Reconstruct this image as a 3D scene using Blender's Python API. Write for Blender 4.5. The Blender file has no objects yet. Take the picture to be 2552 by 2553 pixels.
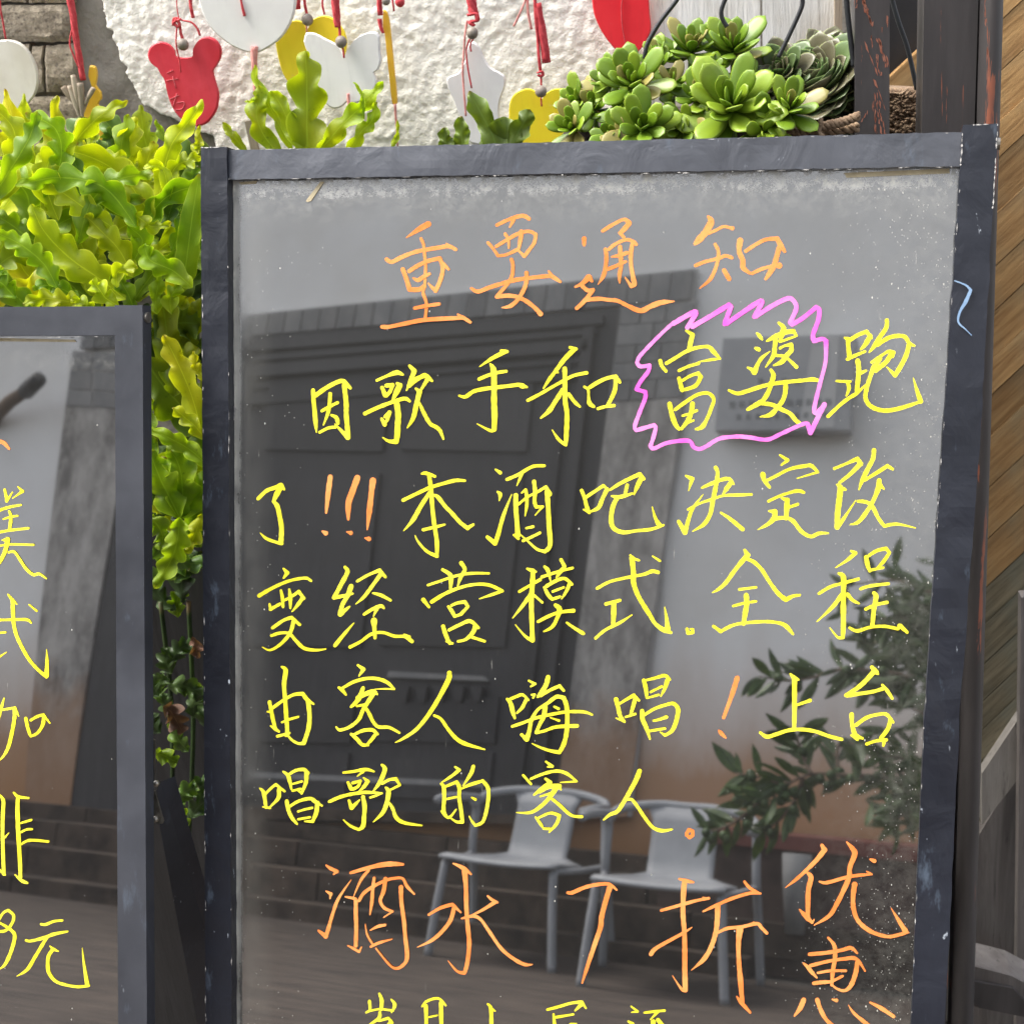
import bpy, bmesh, math, random
from mathutils import Vector, Matrix, noise
random.seed(7)
S = bpy.context.scene
COL = S.collection
V = Vector

# ------------------------------------------------------------------ camera, world, light, exposure
FPX = 3336.2                       # focal length in photo pixels (photo 2552 px wide)
EYE = V((0, 0, 1.65))
AX = V((0.98447702, -0.02552504, -0.17364753))   # world axes written in camera axes (right, down, forward)
AY = V((0.15049546, -0.38631855, 0.910005))
AZ = V((-0.09031117, -0.92201218, -0.37648033))

def c2w(c):
    return V((AX.dot(c), AY.dot(c), AZ.dot(c)))

cam = bpy.data.cameras.new('camera')
co = bpy.data.objects.new('camera', cam)
COL.objects.link(co)
cr, cd, cf = c2w(V((1, 0, 0))), c2w(V((0, 1, 0))), c2w(V((0, 0, 1)))
m = Matrix((cr, -cd, -cf)).transposed().to_4x4()
m.translation = EYE
co.matrix_world = m
cam.sensor_fit = 'HORIZONTAL'
cam.sensor_width = 36
cam.lens = 36 * FPX / 2552
cam.clip_start = 0.02
cam.clip_end = 400
cam.dof.use_dof = True
cam.dof.focus_distance = 1.3
cam.dof.aperture_fstop = 11
S.camera = co

SUN_EL, SUN_AZ = 60, 262           # degrees; azimuth measured from +Y clockwise
w = bpy.data.worlds.new('World')
S.world = w
w.use_nodes = True
nt = w.node_tree
bg = nt.nodes['Background']
sky = nt.nodes.new('ShaderNodeTexSky')
sky.sky_type = 'NISHITA'
sky.sun_disc = False
sky.sun_elevation = math.radians(SUN_EL)
sky.sun_rotation = math.radians(SUN_AZ)
sky.dust_density = 4
sky.air_density = 1.0
sky.ozone_density = 1.0
hs = nt.nodes.new('ShaderNodeHueSaturation')        # thin overcast: the sky's blue is mostly veiled
hs.inputs['Saturation'].default_value = .38
nt.links.new(sky.outputs[0], hs.inputs['Color'])
nt.links.new(hs.outputs[0], bg.inputs[0])
bg.inputs[1].default_value = 0.15
sl = bpy.data.lights.new('sun', 'SUN')
sl.energy = 1.5
sl.angle = math.radians(24)
sl.color = (1, 0.95, 0.87)
so = bpy.data.objects.new('sun', sl)
COL.objects.link(so)
el, az = math.radians(SUN_EL), math.radians(SUN_AZ)
sd = V((math.sin(az) * math.cos(el), math.cos(az) * math.cos(el), math.sin(el)))   # towards the sun
so.rotation_euler = sd.to_track_quat('Z', 'Y').to_euler()
so.location = (0, 0, 8)

S.view_settings.view_transform = 'Standard'
S.view_settings.look = 'None'
S.view_settings.gamma = 1
S.view_settings.use_curve_mapping = False
S.view_settings.exposure = 1.68
S.render.resolution_x = 1023
S.render.resolution_y = 1024

# ------------------------------------------------------------------ geometry of the place
def ray(x, y):
    return c2w(V(((x - 1276) / FPX, (y - 1276) / FPX, 1)))

BN = V((0.10728383, 0.95124879, -0.28916418)).normalized()    # menu board normal, pointing away from the viewer
BD = 1.25 * 0.9558762                                          # its distance from the eye along BN

def onb(x, y, off=0.0, d=BD):
    r = ray(x, y)
    return EYE + r * ((d + off) / BN.dot(r))

def at(x, y, Y):
    r = ray(x, y)
    return EYE + r * (Y / r.y)

def mir(x, y, Y, d=BD):
    """the point of the plane Y seen mirrored in the board glass"""
    r = ray(x, y)
    P = EYE + r * (d / BN.dot(r))
    r2 = r - 2 * BN.dot(r) * BN
    return P + r2 * ((Y - P.y) / r2.y)

def mirz(x, y, Z, d=BD):
    r = ray(x, y)
    P = EYE + r * (d / BN.dot(r))
    r2 = r - 2 * BN.dot(r) * BN
    return P + r2 * ((Z - P.z) / r2.z)

# ------------------------------------------------------------------ object helpers
def tag(o, label=None, cat=None, group=None, kind=None):
    if label: o['label'] = label
    if cat: o['category'] = cat
    if group: o['group'] = group
    if kind: o['kind'] = kind
    return o

def empty(name, loc=(0, 0, 0), **k):
    o = bpy.data.objects.new(name, None)
    o.empty_display_size = .05
    COL.objects.link(o)
    o.location = loc
    return tag(o, **k)

def mesh(name, vs, fs, mat=None, parent=None, smooth=False, uv=None, **k):
    me = bpy.data.meshes.new(name)
    me.from_pydata([tuple(v) for v in vs], [], fs)
    if uv:
        l = me.uv_layers.new(name='UVMap')
        for lp in me.loops:
            l.data[lp.index].uv = uv[lp.vertex_index]
    if smooth:
        for p in me.polygons: p.use_smooth = True
    me.update()
    o = bpy.data.objects.new(name, me)
    COL.objects.link(o)
    if mat: me.materials.append(mat)
    if parent:
        o.parent = parent
        # parents sit unrotated, so world coordinates only need shifting
        p = parent; off = V((0, 0, 0))
        while p: off += p.location; p = p.parent
        o.location = -off
    return tag(o, **k)

class MB:
    def __init__(s): s.v = []; s.f = []; s.uv = []
    def add(s, vs, fs, uv=None):
        n = len(s.v)
        s.v += [V(v) for v in vs]
        s.f += [tuple(i + n for i in f) for f in fs]
        s.uv += (uv if uv else [(0, 0)] * len(vs))
    def box(s, lo, hi):
        x0, y0, z0 = lo; x1, y1, z1 = hi
        s.hexa([V((x0,y0,z0)),V((x1,y0,z0)),V((x1,y0,z1)),V((x0,y0,z1))], V((0, y1 - y0, 0)))
    def hexa(s, q, ext):
        q = [V(p) for p in q]
        s.add(q + [p + ext for p in q], [(0,1,2,3),(7,6,5,4),(4,5,1,0),(5,6,2,1),(6,7,3,2),(7,4,0,3)])
    def prism(s, pts, ext):
        n = len(pts); pts = [V(p) for p in pts]
        s.add(pts + [p + ext for p in pts], [tuple(range(n)), tuple(range(2 * n - 1, n - 1, -1))] + [(i, i + n, (i + 1) % n + n, (i + 1) % n) for i in range(n)])
    def tube(s, pts, rad, n=8, caps=True):
        pts = [V(p) for p in pts]
        if not hasattr(rad, '__len__'): rad = [rad] * len(pts)
        base = len(s.v); up = None
        for i, p in enumerate(pts):
            t = (pts[min(i + 1, len(pts) - 1)] - pts[max(i - 1, 0)])
            if t.length < 1e-9: t = V((0, 0, 1))
            t.normalize()
            if up is None:
                up = t.cross(V((0, 0, 1)))
                if up.length < .1: up = t.cross(V((1, 0, 0)))
            up = (up - t * up.dot(t)).normalized()
            b = t.cross(up)
            for k in range(n):
                a = 2 * math.pi * k / n
                s.v.append(p + (up * math.cos(a) + b * math.sin(a)) * rad[i]); s.uv.append((k / n, i / max(1, len(pts) - 1)))
        for i in range(len(pts) - 1):
            for k in range(n):
                s.f.append((base + i * n + k, base + i * n + (k + 1) % n, base + (i + 1) * n + (k + 1) % n, base + (i + 1) * n + k))
        if caps:
            s.f.append(tuple(base + k for k in range(n))[::-1]); s.f.append(tuple(base + (len(pts) - 1) * n + k for k in range(n)))
    def ball(s, c, r, sc=(1, 1, 1), n=10, mdir=None):
        c = V(c); rings = max(4, n // 2 + 1); vs = []; fs = []
        for i in range(rings + 1):
            a = math.pi * i / rings
            for k in range(n):
                b = 2 * math.pi * k / n
                vs.append(c + V((r * sc[0] * math.sin(a) * math.cos(b), r * sc[1] * math.sin(a) * math.sin(b), r * sc[2] * math.cos(a))))
        for i in range(rings):
            for k in range(n):
                fs.append((i * n + k, (i + 1) * n + k, (i + 1) * n + (k + 1) % n, i * n + (k + 1) % n))
        s.add(vs, fs)
    def build(s, name, mat=None, parent=None, smooth=False, **k):
        return mesh(name, s.v, s.f, mat, parent, smooth, uv=s.uv, **k)

def crom(pts, k=4):
    """Catmull-Rom through tuples of any length"""
    if len(pts) < 3: 
        out = []
        for i in range(len(pts) - 1):
            for j in range(k):
                t = j / k; out.append(tuple(a + (b - a) * t for a, b in zip(pts[i], pts[i + 1])))
        return out + [tuple(pts[-1])]
    out = []
    for i in range(len(pts) - 1):
        p0 = pts[max(i - 1, 0)]; p1 = pts[i]; p2 = pts[i + 1]; p3 = pts[min(i + 2, len(pts) - 1)]
        for j in range(k):
            t = j / k
            out.append(tuple(.5 * (2 * b + (c - a) * t + (2 * a - 5 * b + 4 * c - d) * t * t + (3 * b - a - 3 * c + d) * t ** 3) for a, b, c, d in zip(p0, p1, p2, p3)))
    return out + [tuple(pts[-1])]

# ------------------------------------------------------------------ materials
class N:
    def __init__(s, name):
        s.m = bpy.data.materials.new(name); s.m.use_nodes = True
        s.t = s.m.node_tree; s.b = s.t.nodes['Principled BSDF']
    def n(s, ty, **k):
        o = s.t.nodes.new(ty)
        for a, b in k.items(): setattr(o, a, b)
        return o
    def l(s, a, b): s.t.links.new(a, b)
    def coord(s, kind='Object', scale=(1, 1, 1), rot=(0, 0, 0)):
        tc = s.n('ShaderNodeTexCoord'); mp = s.n('ShaderNodeMapping')
        mp.inputs['Scale'].default_value = scale; mp.inputs['Rotation'].default_value = rot
        s.l(tc.outputs[kind], mp.inputs[0]); return mp.outputs[0]
    def noise(s, co, scale=5, detail=5, rough=.6, dist=0):
        o = s.n('ShaderNodeTexNoise'); s.l(co, o.inputs['Vector'])
        o.inputs['Scale'].default_value = scale; o.inputs['Detail'].default_value = detail
        o.inputs['Roughness'].default_value = rough; o.inputs['Distortion'].default_value = dist
        return o.outputs['Fac']
    def vor(s, co, scale=20, feature='F1', out='Distance'):
        o = s.n('ShaderNodeTexVoronoi', feature=feature); s.l(co, o.inputs['Vector']); o.inputs['Scale'].default_value = scale
        return o.outputs[out]
    def ramp(s, fac, stops, interp='LINEAR'):
        r = s.n('ShaderNodeValToRGB'); e = r.color_ramp; e.interpolation = interp
        while len(e.elements) < len(stops): e.elements.new(.5)
        for el, (p, c) in zip(e.elements, stops):
            el.position = p; el.color = (c, c, c, 1) if not hasattr(c, '__len__') else (*c, 1)
        s.l(fac, r.inputs[0]); return r.outputs[0]
    def mix(s, fac, a, b, mode='MIX'):
        x = s.n('ShaderNodeMix', data_type='RGBA', blend_type=mode)
        for v, i in ((fac, x.inputs[0]), (a, x.inputs[6]), (b, x.inputs[7])):
            if hasattr(v, 'links'): s.l(v, i)
            else: i.default_value = (*v, 1) if hasattr(v, '__len__') else v
        return x.outputs[2]
    def math(s, op, a, b=0.0):
        x = s.n('ShaderNodeMath', operation=op)
        for v, i in ((a, x.inputs[0]), (b, x.inputs[1])):
            if hasattr(v, 'links'): s.l(v, i)
            else: i.default_value = v
        return x.outputs[0]
    def bump(s, h, strength=.5, dist=.002, prev=None):
        b = s.n('ShaderNodeBump'); b.inputs['Strength'].default_value = strength; b.inputs['Distance'].default_value = dist
        s.l(h, b.inputs['Height'])
        if prev: s.l(prev, b.inputs['Normal'])
        s.l(b.outputs[0], s.b.inputs['Normal']); return b.outputs[0]
    def col(s, c):
        if hasattr(c, 'links'): s.l(c, s.b.inputs['Base Color'])
        else: s.b.inputs['Base Color'].default_value = (*c, 1)
    def rough(s, r):
        if hasattr(r, 'links'): s.l(r, s.b.inputs['Roughness'])
        else: s.b.inputs['Roughness'].default_value = r

def simple(name, a, b=None, scale=8, rough=.6, bs=.3, bd=.001, bscale=None, stretch=(1, 1, 1), rnd=0):
    n = N(name); co = n.coord(scale=stretch)
    if rnd:
        oi = n.n('ShaderNodeObjectInfo'); vm = n.n('ShaderNodeVectorMath', operation='ADD')
        mm = n.n('ShaderNodeVectorMath', operation='SCALE'); mm.inputs[3].default_value = 37
        cx = n.n('ShaderNodeCombineXYZ'); n.l(oi.outputs['Random'], cx.inputs[0]); n.l(oi.outputs['Random'], cx.inputs[1])
        n.l(cx.outputs[0], mm.inputs[0]); n.l(co, vm.inputs[0]); n.l(mm.outputs[0], vm.inputs[1]); co = vm.outputs[0]
    f = n.noise(co, scale, 6)
    c = n.mix(n.ramp(f, [(.35, 0.), (.65, 1.)]), a, b if b else a)
    if rnd:
        c = n.mix(1.0, c, n.ramp(oi.outputs['Random'], [(0, 1 - rnd), (1, 1 + rnd * .3)]), 'MULTIPLY')
    n.col(c); n.rough(rough)
    if bs: n.bump(n.noise(co, bscale or scale * 5, 5), bs, bd)
    return n.m

M = {}
# --- black glass of the board, with chalk dust rubbed along its edges
def glass_mat(name, W_, H_, dusty):
    n = N(name)
    uv = n.coord('UV')
    sp = n.n('ShaderNodeSeparateXYZ'); n.l(uv, sp.inputs[0])
    u, v = sp.outputs[0], sp.outputs[1]           # metres from the left edge, metres down from the top edge
    ob = uv
    st = n.coord('UV', scale=(1, .25, 1))
    cloud = n.noise(ob, 7, 6, .65, .5)
    streak = n.noise(st, 60, 5, .7)
    fine = n.noise(ob, 260, 4, .75)
    # left edge
    el = n.ramp(u, [(0, 1.), (.012, 1.), (.017, .7), (.022, .12), (.06, 0.)])
    er = n.ramp(n.math('SUBTRACT', W_, u), [(0, .5), (.02, .3), (.09, .0)])
    et = n.ramp(v, [(0, .5), (.014, .85), (.022, .2), (.05, 0.)])
    edge = n.math('ADD', n.math('MULTIPLY', el, n.ramp(n.noise(st, 60, 6, .85), [(.36, .5), (.52, 1.)])),
                  n.math('MULTIPLY', et, n.ramp(n.noise(ob, 75, 7, .85), [(.44, 0.), (.60, 1.)])))
    edge = n.math('MULTIPLY', edge, n.ramp(n.noise(ob, 14, 4, .6), [(.36, .5), (.56, 1.)]))
    edge = n.math('ADD', edge, n.math('MULTIPLY', er, n.ramp(n.noise(ob, 70, 6, .8), [(.4, 0.), (.7, .2)])))
    edge = n.math('MULTIPLY', edge, dusty * dusty)
    haze = n.math('MULTIPLY', n.ramp(cloud, [(.3, .05), (.75, 1.)]), .010 * dusty)
    haze = n.math('ADD', haze, .004)
    topl = n.math('MULTIPLY', n.ramp(v, [(0, 1.), (.22, .5), (.5, 0.)]), .035 * dusty)
    haze = n.math('ADD', haze, topl)
    # flecks and scratches
    vo = n.n('ShaderNodeTexVoronoi'); n.l(n.coord('UV', scale=(1, .55, 1), rot=(0, 0, .5)), vo.inputs['Vector']); vo.inputs['Scale'].default_value = 240
    vo.inputs['Randomness'].default_value = 1
    dot = n.ramp(vo.outputs['Distance'], [(.06, 1.), (.16, 0.)])
    scn = n.n('ShaderNodeSeparateColor'); n.l(vo.outputs['Color'], scn.inputs[0])
    dens = n.ramp(n.noise(ob, 6, 4, .6), [(.4, .998), (.52, .99), (.64, .95)])
    dens2 = n.math('SUBTRACT', dens, n.math('MULTIPLY', n.ramp(n.math('SUBTRACT', W_, u), [(0, 1.), (.08, 0.)]), .10))
    pick = n.math('GREATER_THAN', scn.outputs[0], dens2)
    fl = n.math('MULTIPLY', n.math('MULTIPLY', dot, pick), .85)
    v2 = n.n('ShaderNodeTexVoronoi'); n.l(n.coord('UV', scale=(1, .7, 1), rot=(0, 0, -.4)), v2.inputs['Vector']); v2.inputs['Scale'].default_value = 620
    s2_ = n.n('ShaderNodeSeparateColor'); n.l(v2.outputs['Color'], s2_.inputs[0])
    near = n.ramp(n.math('SUBTRACT', W_, u), [(0, .20), (.04, .09), (.09, .008), (.2, .001)])
    near = n.math('ADD', near, n.ramp(u, [(.0, .08), (.05, .03), (.12, 0.)]))
    near = n.math('MULTIPLY', near, n.ramp(n.noise(ob, 8, 4, .6), [(.4, .15), (.6, 1.)]))
    fl2 = n.math('MULTIPLY', n.math('MULTIPLY', n.ramp(v2.outputs['Distance'], [(.12, 1.), (.3, 0.)]), n.math('LESS_THAN', s2_.outputs[0], near)), .45)
    fl = n.math('MAXIMUM', fl, fl2)
    scr = n.noise(n.coord('UV', scale=(1, .08, 1), rot=(0, 0, .25)), 330, 3, .5)
    scr = n.math('MULTIPLY', n.ramp(scr, [(.70, 0.), (.76, 1.)]), n.ramp(n.noise(ob, 5, 3), [(.5, 0.), (.65, .35)]))
    tot = n.math('ADD', n.math('ADD', edge, haze), n.math('ADD', fl, scr))
    tot = n.math('ADD', tot, n.math('MULTIPLY', n.math('MULTIPLY', streak, fine), .012 * dusty))
    tot = n.math('MINIMUM', tot, .95)
    n.col(n.mix(tot, (.008, .008, .009), (.78, .77, .68)))
    n.rough(n.ramp(tot, [(0, .012), (.08, .03), (.3, .35), (1, .8)]))
    n.b.inputs['IOR'].default_value = 4.4
    n.l(n.ramp(tot, [(0, .5), (.3, .4), (.8, .08)]), n.b.inputs['Specular IOR Level'])
    return n.m

def frame_mat(name, base, wear, dent):
    n = N(name); ob = n.coord(); st = n.coord(scale=(1, 1, .12))
    big = n.noise(ob, 9, 5); s1 = n.noise(st, 45, 5, .7)
    c = n.mix(n.ramp(big, [(.3, 0.), (.7, 1.)]), tuple(x * .8 for x in base), tuple(x * 1.35 for x in base))
    sc = n.ramp(s1, [(.60, 0.), (.72, .5)])
    c = n.mix(n.math('MULTIPLY', sc, wear * .5), c, (.20, .27, .36))
    nk = n.noise(n.coord(scale=(1, 1, .35), rot=(.2, .35, .1)), 120, 4, .6)
    nk = n.math('MULTIPLY', n.ramp(nk, [(.70, 0.), (.735, 1.)]), n.ramp(n.noise(ob, 16, 3), [(.45, 0.), (.6, 1.)]))
    c = n.mix(n.math('MULTIPLY', nk, wear), c, (.45, .5, .56))
    n.col(c); n.rough(n.ramp(big, [(.3, .28), (.7, .42)]))
    b = n.bump(n.noise(n.coord(scale=(1, 1, .7)), 28, 4, .5, .6), dent, .004)
    n.bump(n.noise(ob, 400, 3), .12, .0004, b)
    return n.m

M['frame'] = frame_mat('dark_taped_frame', (.012, .014, .021), 1.0, .55)
M['frame_top'] = frame_mat('sky_paled_frame_rail', (.066, .071, .084), .8, .6)  # sky sheen on the top rail is put into a paler base colour
M['frame_smooth'] = frame_mat('dark_smooth_frame', (.040, .043, .052), .7, .14)
M['chip'] = simple('chipped_white_edge', (.62, .6, .56), (.3, .29, .28), 200, .8)
M['dark'] = simple('dark_edge', (.012, .012, .014), (.02, .02, .022), 20, .6)
M['tape'] = simple('old_cream_tape', (.62, .53, .34), (.45, .38, .24), 60, .7)
M['steel'] = simple('worn_steel', (.42, .39, .33), (.25, .23, .2), 90, .35)
M['steel'].node_tree.nodes['Principled BSDF'].inputs['Metallic'].default_value = .8

def ink(name, a, b):
    n = N(name); co = n.coord()
    c = n.mix(n.ramp(n.noise(co, 26, 3), [(.38, 0.), (.62, 1.)]), a, b)
    c = n.mix(n.ramp(n.noise(co, 420, 4, .7), [(.30, .45), (.45, 0.)]), c, tuple(x * .55 for x in a))
    n.col(c); n.rough(.7)
    n.b.inputs['Specular IOR Level'].default_value = .2
    return n.m
M['y'] = ink('yellow_marker', (.88, .76, .03), (.93, .84, .055))
M['o'] = ink('orange_marker', (.82, .22, .05), (.92, .34, .10))
M['p'] = ink('pink_marker', (.80, .11, .56), (.88, .27, .64))
M['b'] = ink('light_blue_chalk', (.20, .31, .47), (.3, .42, .56))

# stucco, bricks, plaster
def stucco():
    n = N('white_stucco'); co = n.coord()
    f = n.noise(co, 3, 6, .6); g = n.noise(co, 70, 5, .65)
    c = n.mix(n.ramp(f, [(.3, 0.), (.7, 1.)]), (.90, .885, .82), (.83, .81, .72))
    c = n.mix(n.ramp(n.noise(co, 9, 4), [(.6, 0.), (.75, .35)]), c, (.50, .44, .33))
    c = n.mix(n.ramp(g, [(.3, .3), (.42, 0.)]), c, (.55, .50, .42))
    n.col(c); n.rough(.92)
    b = n.bump(n.noise(co, 55, 6, .6), .8, .006)
    n.bump(n.noise(co, 260, 4, .6), .5, .0015, b)
    return n.m
M['stucco'] = stucco()
M['mortar'] = simple('grey_cement_smear', (.22, .20, .17), (.33, .31, .27), 14, .95, .9, .004, 60)
def brickm():
    n = N('grey_brown_block'); co = n.coord()
    oi = n.n('ShaderNodeObjectInfo')
    c = n.mix(n.ramp(n.noise(co, 60, 6, .7), [(.35, 0.), (.62, 1.)]), (.20, .165, .12), (.50, .43, .32))
    c = n.mix(n.ramp(n.vor(co, 130), [(.1, .7), (.35, 0.)]), c, (.12, .10, .08))
    c = n.mix(1.0, c, n.ramp(oi.outputs['Random'], [(0, .8), (1, 1.12)]), 'MULTIPLY')
    n.col(c); n.rough(.95)
    b = n.bump(n.noise(co, 90, 6, .7), 1, .005); return n.m
M['brick'] = brickm()

def woodm(name, a, b, c3, scale=1.0, axis=2, rough=.75, bs=.6, crack=0):
    """grain runs along local axis"""
    n = N(name); sc = [14 * scale] * 3; sc[axis] = .9 * scale
    oi = n.n('ShaderNodeObjectInfo'); co = n.coord(scale=sc)
    vm = n.n('ShaderNodeVectorMath', operation='ADD'); cx = n.n('ShaderNodeCombineXYZ')
    n.l(n.math('MULTIPLY', oi.outputs['Random'], 50), cx.inputs[0]); n.l(n.math('MULTIPLY', oi.outputs['Random'], 23), cx.inputs[2])
    n.l(co, vm.inputs[0]); n.l(cx.outputs[0], vm.inputs[1]); co = vm.outputs[0]
    f = n.noise(co, 2.2, 7, .65, 1.2); g = n.noise(co, 9, 6, .7, .4)
    c = n.mix(n.ramp(f, [(.32, 0.), (.62, 1.)]), a, b)
    c = n.mix(n.ramp(n.noise(n.coord(), 5, 4), [(.45, 0.), (.65, .8)]), c, c3)
    c = n.mix(n.ramp(g, [(.30, .75), (.42, 0.)]), c, tuple(x * .35 for x in a))
    c = n.mix(1.0, c, n.ramp(oi.outputs['Random'], [(0, .72), (1, 1.1)]), 'MULTIPLY')
    n.col(c); n.rough(rough)
    n.bump(g, bs, .003)
    return n.m
M['plank'] = woodm('golden_brown_plank', (.26, .13, .04), (.52, .31, .12), (.36, .29, .16), scale=2.2, axis=0)
M['plank2'] = woodm('greenish_weathered_plank', (.13, .105, .06), (.31, .26, .16), (.20, .22, .17), scale=2.6, axis=0)
M['greywood'] = woodm('grey_weathered_wood', (.09, .08, .075), (.2, .185, .175), (.14, .12, .11), axis=2)
M['whitewood'] = woodm('whitewashed_board', (.62, .60, .55), (.85, .84, .80), (.50, .42, .30), axis=2, bs=1.0)
M['palewood'] = woodm('pale_grey_brace', (.17, .16, .145), (.31, .295, .27), (.22, .2, .18), axis=2)
M['tanwood'] = woodm('pale_tan_wood', (.30, .23, .16), (.48, .40, .30), (.35, .28, .2), axis=2)
def postm():
    n = N('dark_painted_post'); co = n.coord(); st = n.coord(scale=(1, 1, .08), rot=(0, .12, 0))
    c = n.mix(n.ramp(n.noise(n.coord(scale=(1, 1, .15)), 30, 6), [(.3, 0.), (.7, 1.)]), (.036, .033, .033), (.074, .067, .066))
    sc = n.math('MULTIPLY', n.ramp(n.noise(st, 62, 5, .65), [(.612, 0.), (.625, 1.)]), n.ramp(n.noise(co, 9, 3), [(.47, 0.), (.57, 1.)]))
    c = n.mix(n.math('MULTIPLY', sc, .8), c, (.34, .11, .06))
    n.col(c); n.rough(.42); n.bump(n.noise(n.coord(scale=(1, 1, .15)), 60, 4), .35, .0015)
    return n.m
M['post'] = postm()

def leafm(name, c1, c2, c3, edge=None, trans=.45, rough=.5):
    n = N(name); uv = n.coord('UV'); ob = n.coord()
    oi = n.n('ShaderNodeObjectInfo')
    sp = n.n('ShaderNodeSeparateXYZ'); n.l(uv, sp.inputs[0])
    a = n.math('ABSOLUTE', n.math('SUBTRACT', sp.outputs[0], .5))
    f = n.noise(ob, 13, 4)
    c = n.mix(n.ramp(f, [(.35, 0.), (.65, 1.)]), c1, c2)
    c = n.mix(n.ramp(n.noise(ob, 5, 3), [(.5, 0.), (.66, .8)]), c, c3)
    c = n.mix(n.ramp(a, [(.0, .45), (.012, .35), (.028, 0.)]), c, tuple(min(1, x * 1.6 + .05) for x in c2))
    # side veins
    vn = n.math('SINE', n.math('ADD', n.math('MULTIPLY', sp.outputs[1], 75), n.math('MULTIPLY', a, -45)))
    c = n.mix(n.ramp(vn, [(.97, 0.), (1, .10)]), c, tuple(min(1, x * 1.5 + .03) for x in c2))
    if edge: c = n.mix(n.ramp(a, [(.455, 0.), (.5, .8)]), c, edge)
    c = n.mix(n.math('MULTIPLY', n.ramp(sp.outputs[1], [(.90, 0.), (1, .9)]), n.ramp(n.noise(ob, 30, 3), [(.42, 0.), (.6, 1.)])), c, (.20, .11, .04))
    c = n.mix(n.ramp(n.noise(ob, 130, 3), [(.66, 0.), (.72, .5)]), c, tuple(x * .45 for x in c1))
    c = n.mix(1.0, c, n.ramp(oi.outputs['Random'], [(0, .68), (1, 1.1)]), 'MULTIPLY')
    n.col(c); n.rough(rough)
    n.bump(n.math('ADD', n.noise(ob, 40, 4), n.math('MULTIPLY', vn, .03)), .35, .002)
    tr = n.n('ShaderNodeBsdfTranslucent'); n.l(n.mix(1.0, c, (1.5, 1.5, .55), 'MULTIPLY'), tr.inputs[0])
    mx = n.n('ShaderNodeMixShader'); mx.inputs[0].default_value = trans
    out = n.t.nodes['Material Output']
    n.l(n.b.outputs[0], mx.inputs[1]); n.l(tr.outputs[0], mx.inputs[2]); n.l(mx.outputs[0], out.inputs[0])
    return n.m
M['leaf_y'] = leafm('yellow_green_leaf', (.32, .42, .006), (.52, .57, .012), (.64, .53, .015), (.74, .78, .08))
M['leaf_g'] = leafm('fresh_green_leaf', (.15, .29, .006), (.29, .42, .010), (.42, .46, .012), (.50, .62, .06))
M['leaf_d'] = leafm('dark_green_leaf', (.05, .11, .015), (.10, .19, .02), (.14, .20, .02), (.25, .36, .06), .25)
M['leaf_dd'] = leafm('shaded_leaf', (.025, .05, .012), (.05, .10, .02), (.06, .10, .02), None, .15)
M['dead'] = leafm('dead_brown_leaf', (.16, .08, .05), (.26, .14, .09), (.2, .1, .06), None, .2, .7)
def succ(name, a, b, tip):
    n = N(name); uv = n.coord('UV'); sp = n.n('ShaderNodeSeparateXYZ'); n.l(uv, sp.inputs[0])
    oi = n.n('ShaderNodeObjectInfo')
    c = n.mix(sp.outputs[1], a, b)
    c = n.mix(n.ramp(sp.outputs[0], [(.9, 0.), (1, .7)]), c, tip)
    c = n.mix(n.ramp(n.noise(n.coord(), 60, 4), [(.55, 0.), (.7, .3)]), c, tip)
    c = n.mix(1.0, c, n.ramp(oi.outputs['Random'], [(0, .78), (1, 1.1)]), 'MULTIPLY')
    n.col(c); n.rough(.42); n.b.inputs['Subsurface Weight'].default_value = .08
    n.b.inputs['Subsurface Radius'].default_value = (.01, .02, .004); n.b.inputs['Subsurface Scale'].default_value = .3
    return n.m
M['succ'] = succ('jade_green_succulent', (.05, .115, .005), (.15, .25, .008), (.27, .33, .03))
M['succ_y'] = succ('pale_green_succulent', (.10, .175, .008), (.22, .32, .016), (.32, .38, .05))
M['eche'] = succ('purple_green_succulent', (.055, .085, .03), (.10, .15, .055), (.26, .34, .09))
M['eche_p'] = succ('dusky_purple_succulent', (.075, .065, .04), (.13, .12, .07), (.30, .34, .12))
M['soil'] = simple('dark_soil', (.02, .014, .01), (.05, .035, .025), 60, .95, .8, .004)
def paint(name, a, b, rough=.55, sc=14):
    n = N(name); co = n.coord(); st = n.coord(scale=(1, 1, .12))
    c = n.mix(n.ramp(n.noise(co, sc, 6), [(.35, 0.), (.65, 1.)]), a, b)
    c = n.mix(n.ramp(n.noise(st, 150, 5, .6), [(.56, 0.), (.75, .22)]), c, tuple(x * .6 for x in a))
    c = n.mix(n.ramp(n.noise(co, 55, 6, .75), [(.64, 0.), (.72, .55)]), c, tuple(min(.8, x * .5 + .25) for x in a))
    n.col(c); n.rough(rough); n.bump(n.noise(st, 180, 4), .25, .0008); return n.m
M['white_p'] = paint('white_painted_wood', (.80, .79, .76), (.72, .70, .68))
M['pale_p'] = paint('yellowed_white_wood', (.74, .71, .62), (.62, .58, .48))
M['red_p'] = paint('red_painted_wood', (.55, .012, .03), (.68, .05, .08))
M['red2_p'] = paint('bright_red_wood', (.72, .008, .02), (.80, .02, .03))
M['yel_p'] = paint('yellow_painted_wood', (.86, .72, .015), (.88, .66, .02))
M['amber_p'] = paint('amber_painted_wood', (.80, .52, .02), (.75, .40, .03))
M['cord'] = simple('red_cord', (.42, .02, .03), (.58, .07, .08), 200, .8, .5, .0008, 500)
M['cordp'] = simple('faded_pink_cord', (.62, .22, .20), (.70, .34, .30), 200, .85)
M['bead'] = simple('grey_wooden_bead', (.16, .135, .11), (.26, .22, .18), 90, .55)
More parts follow.
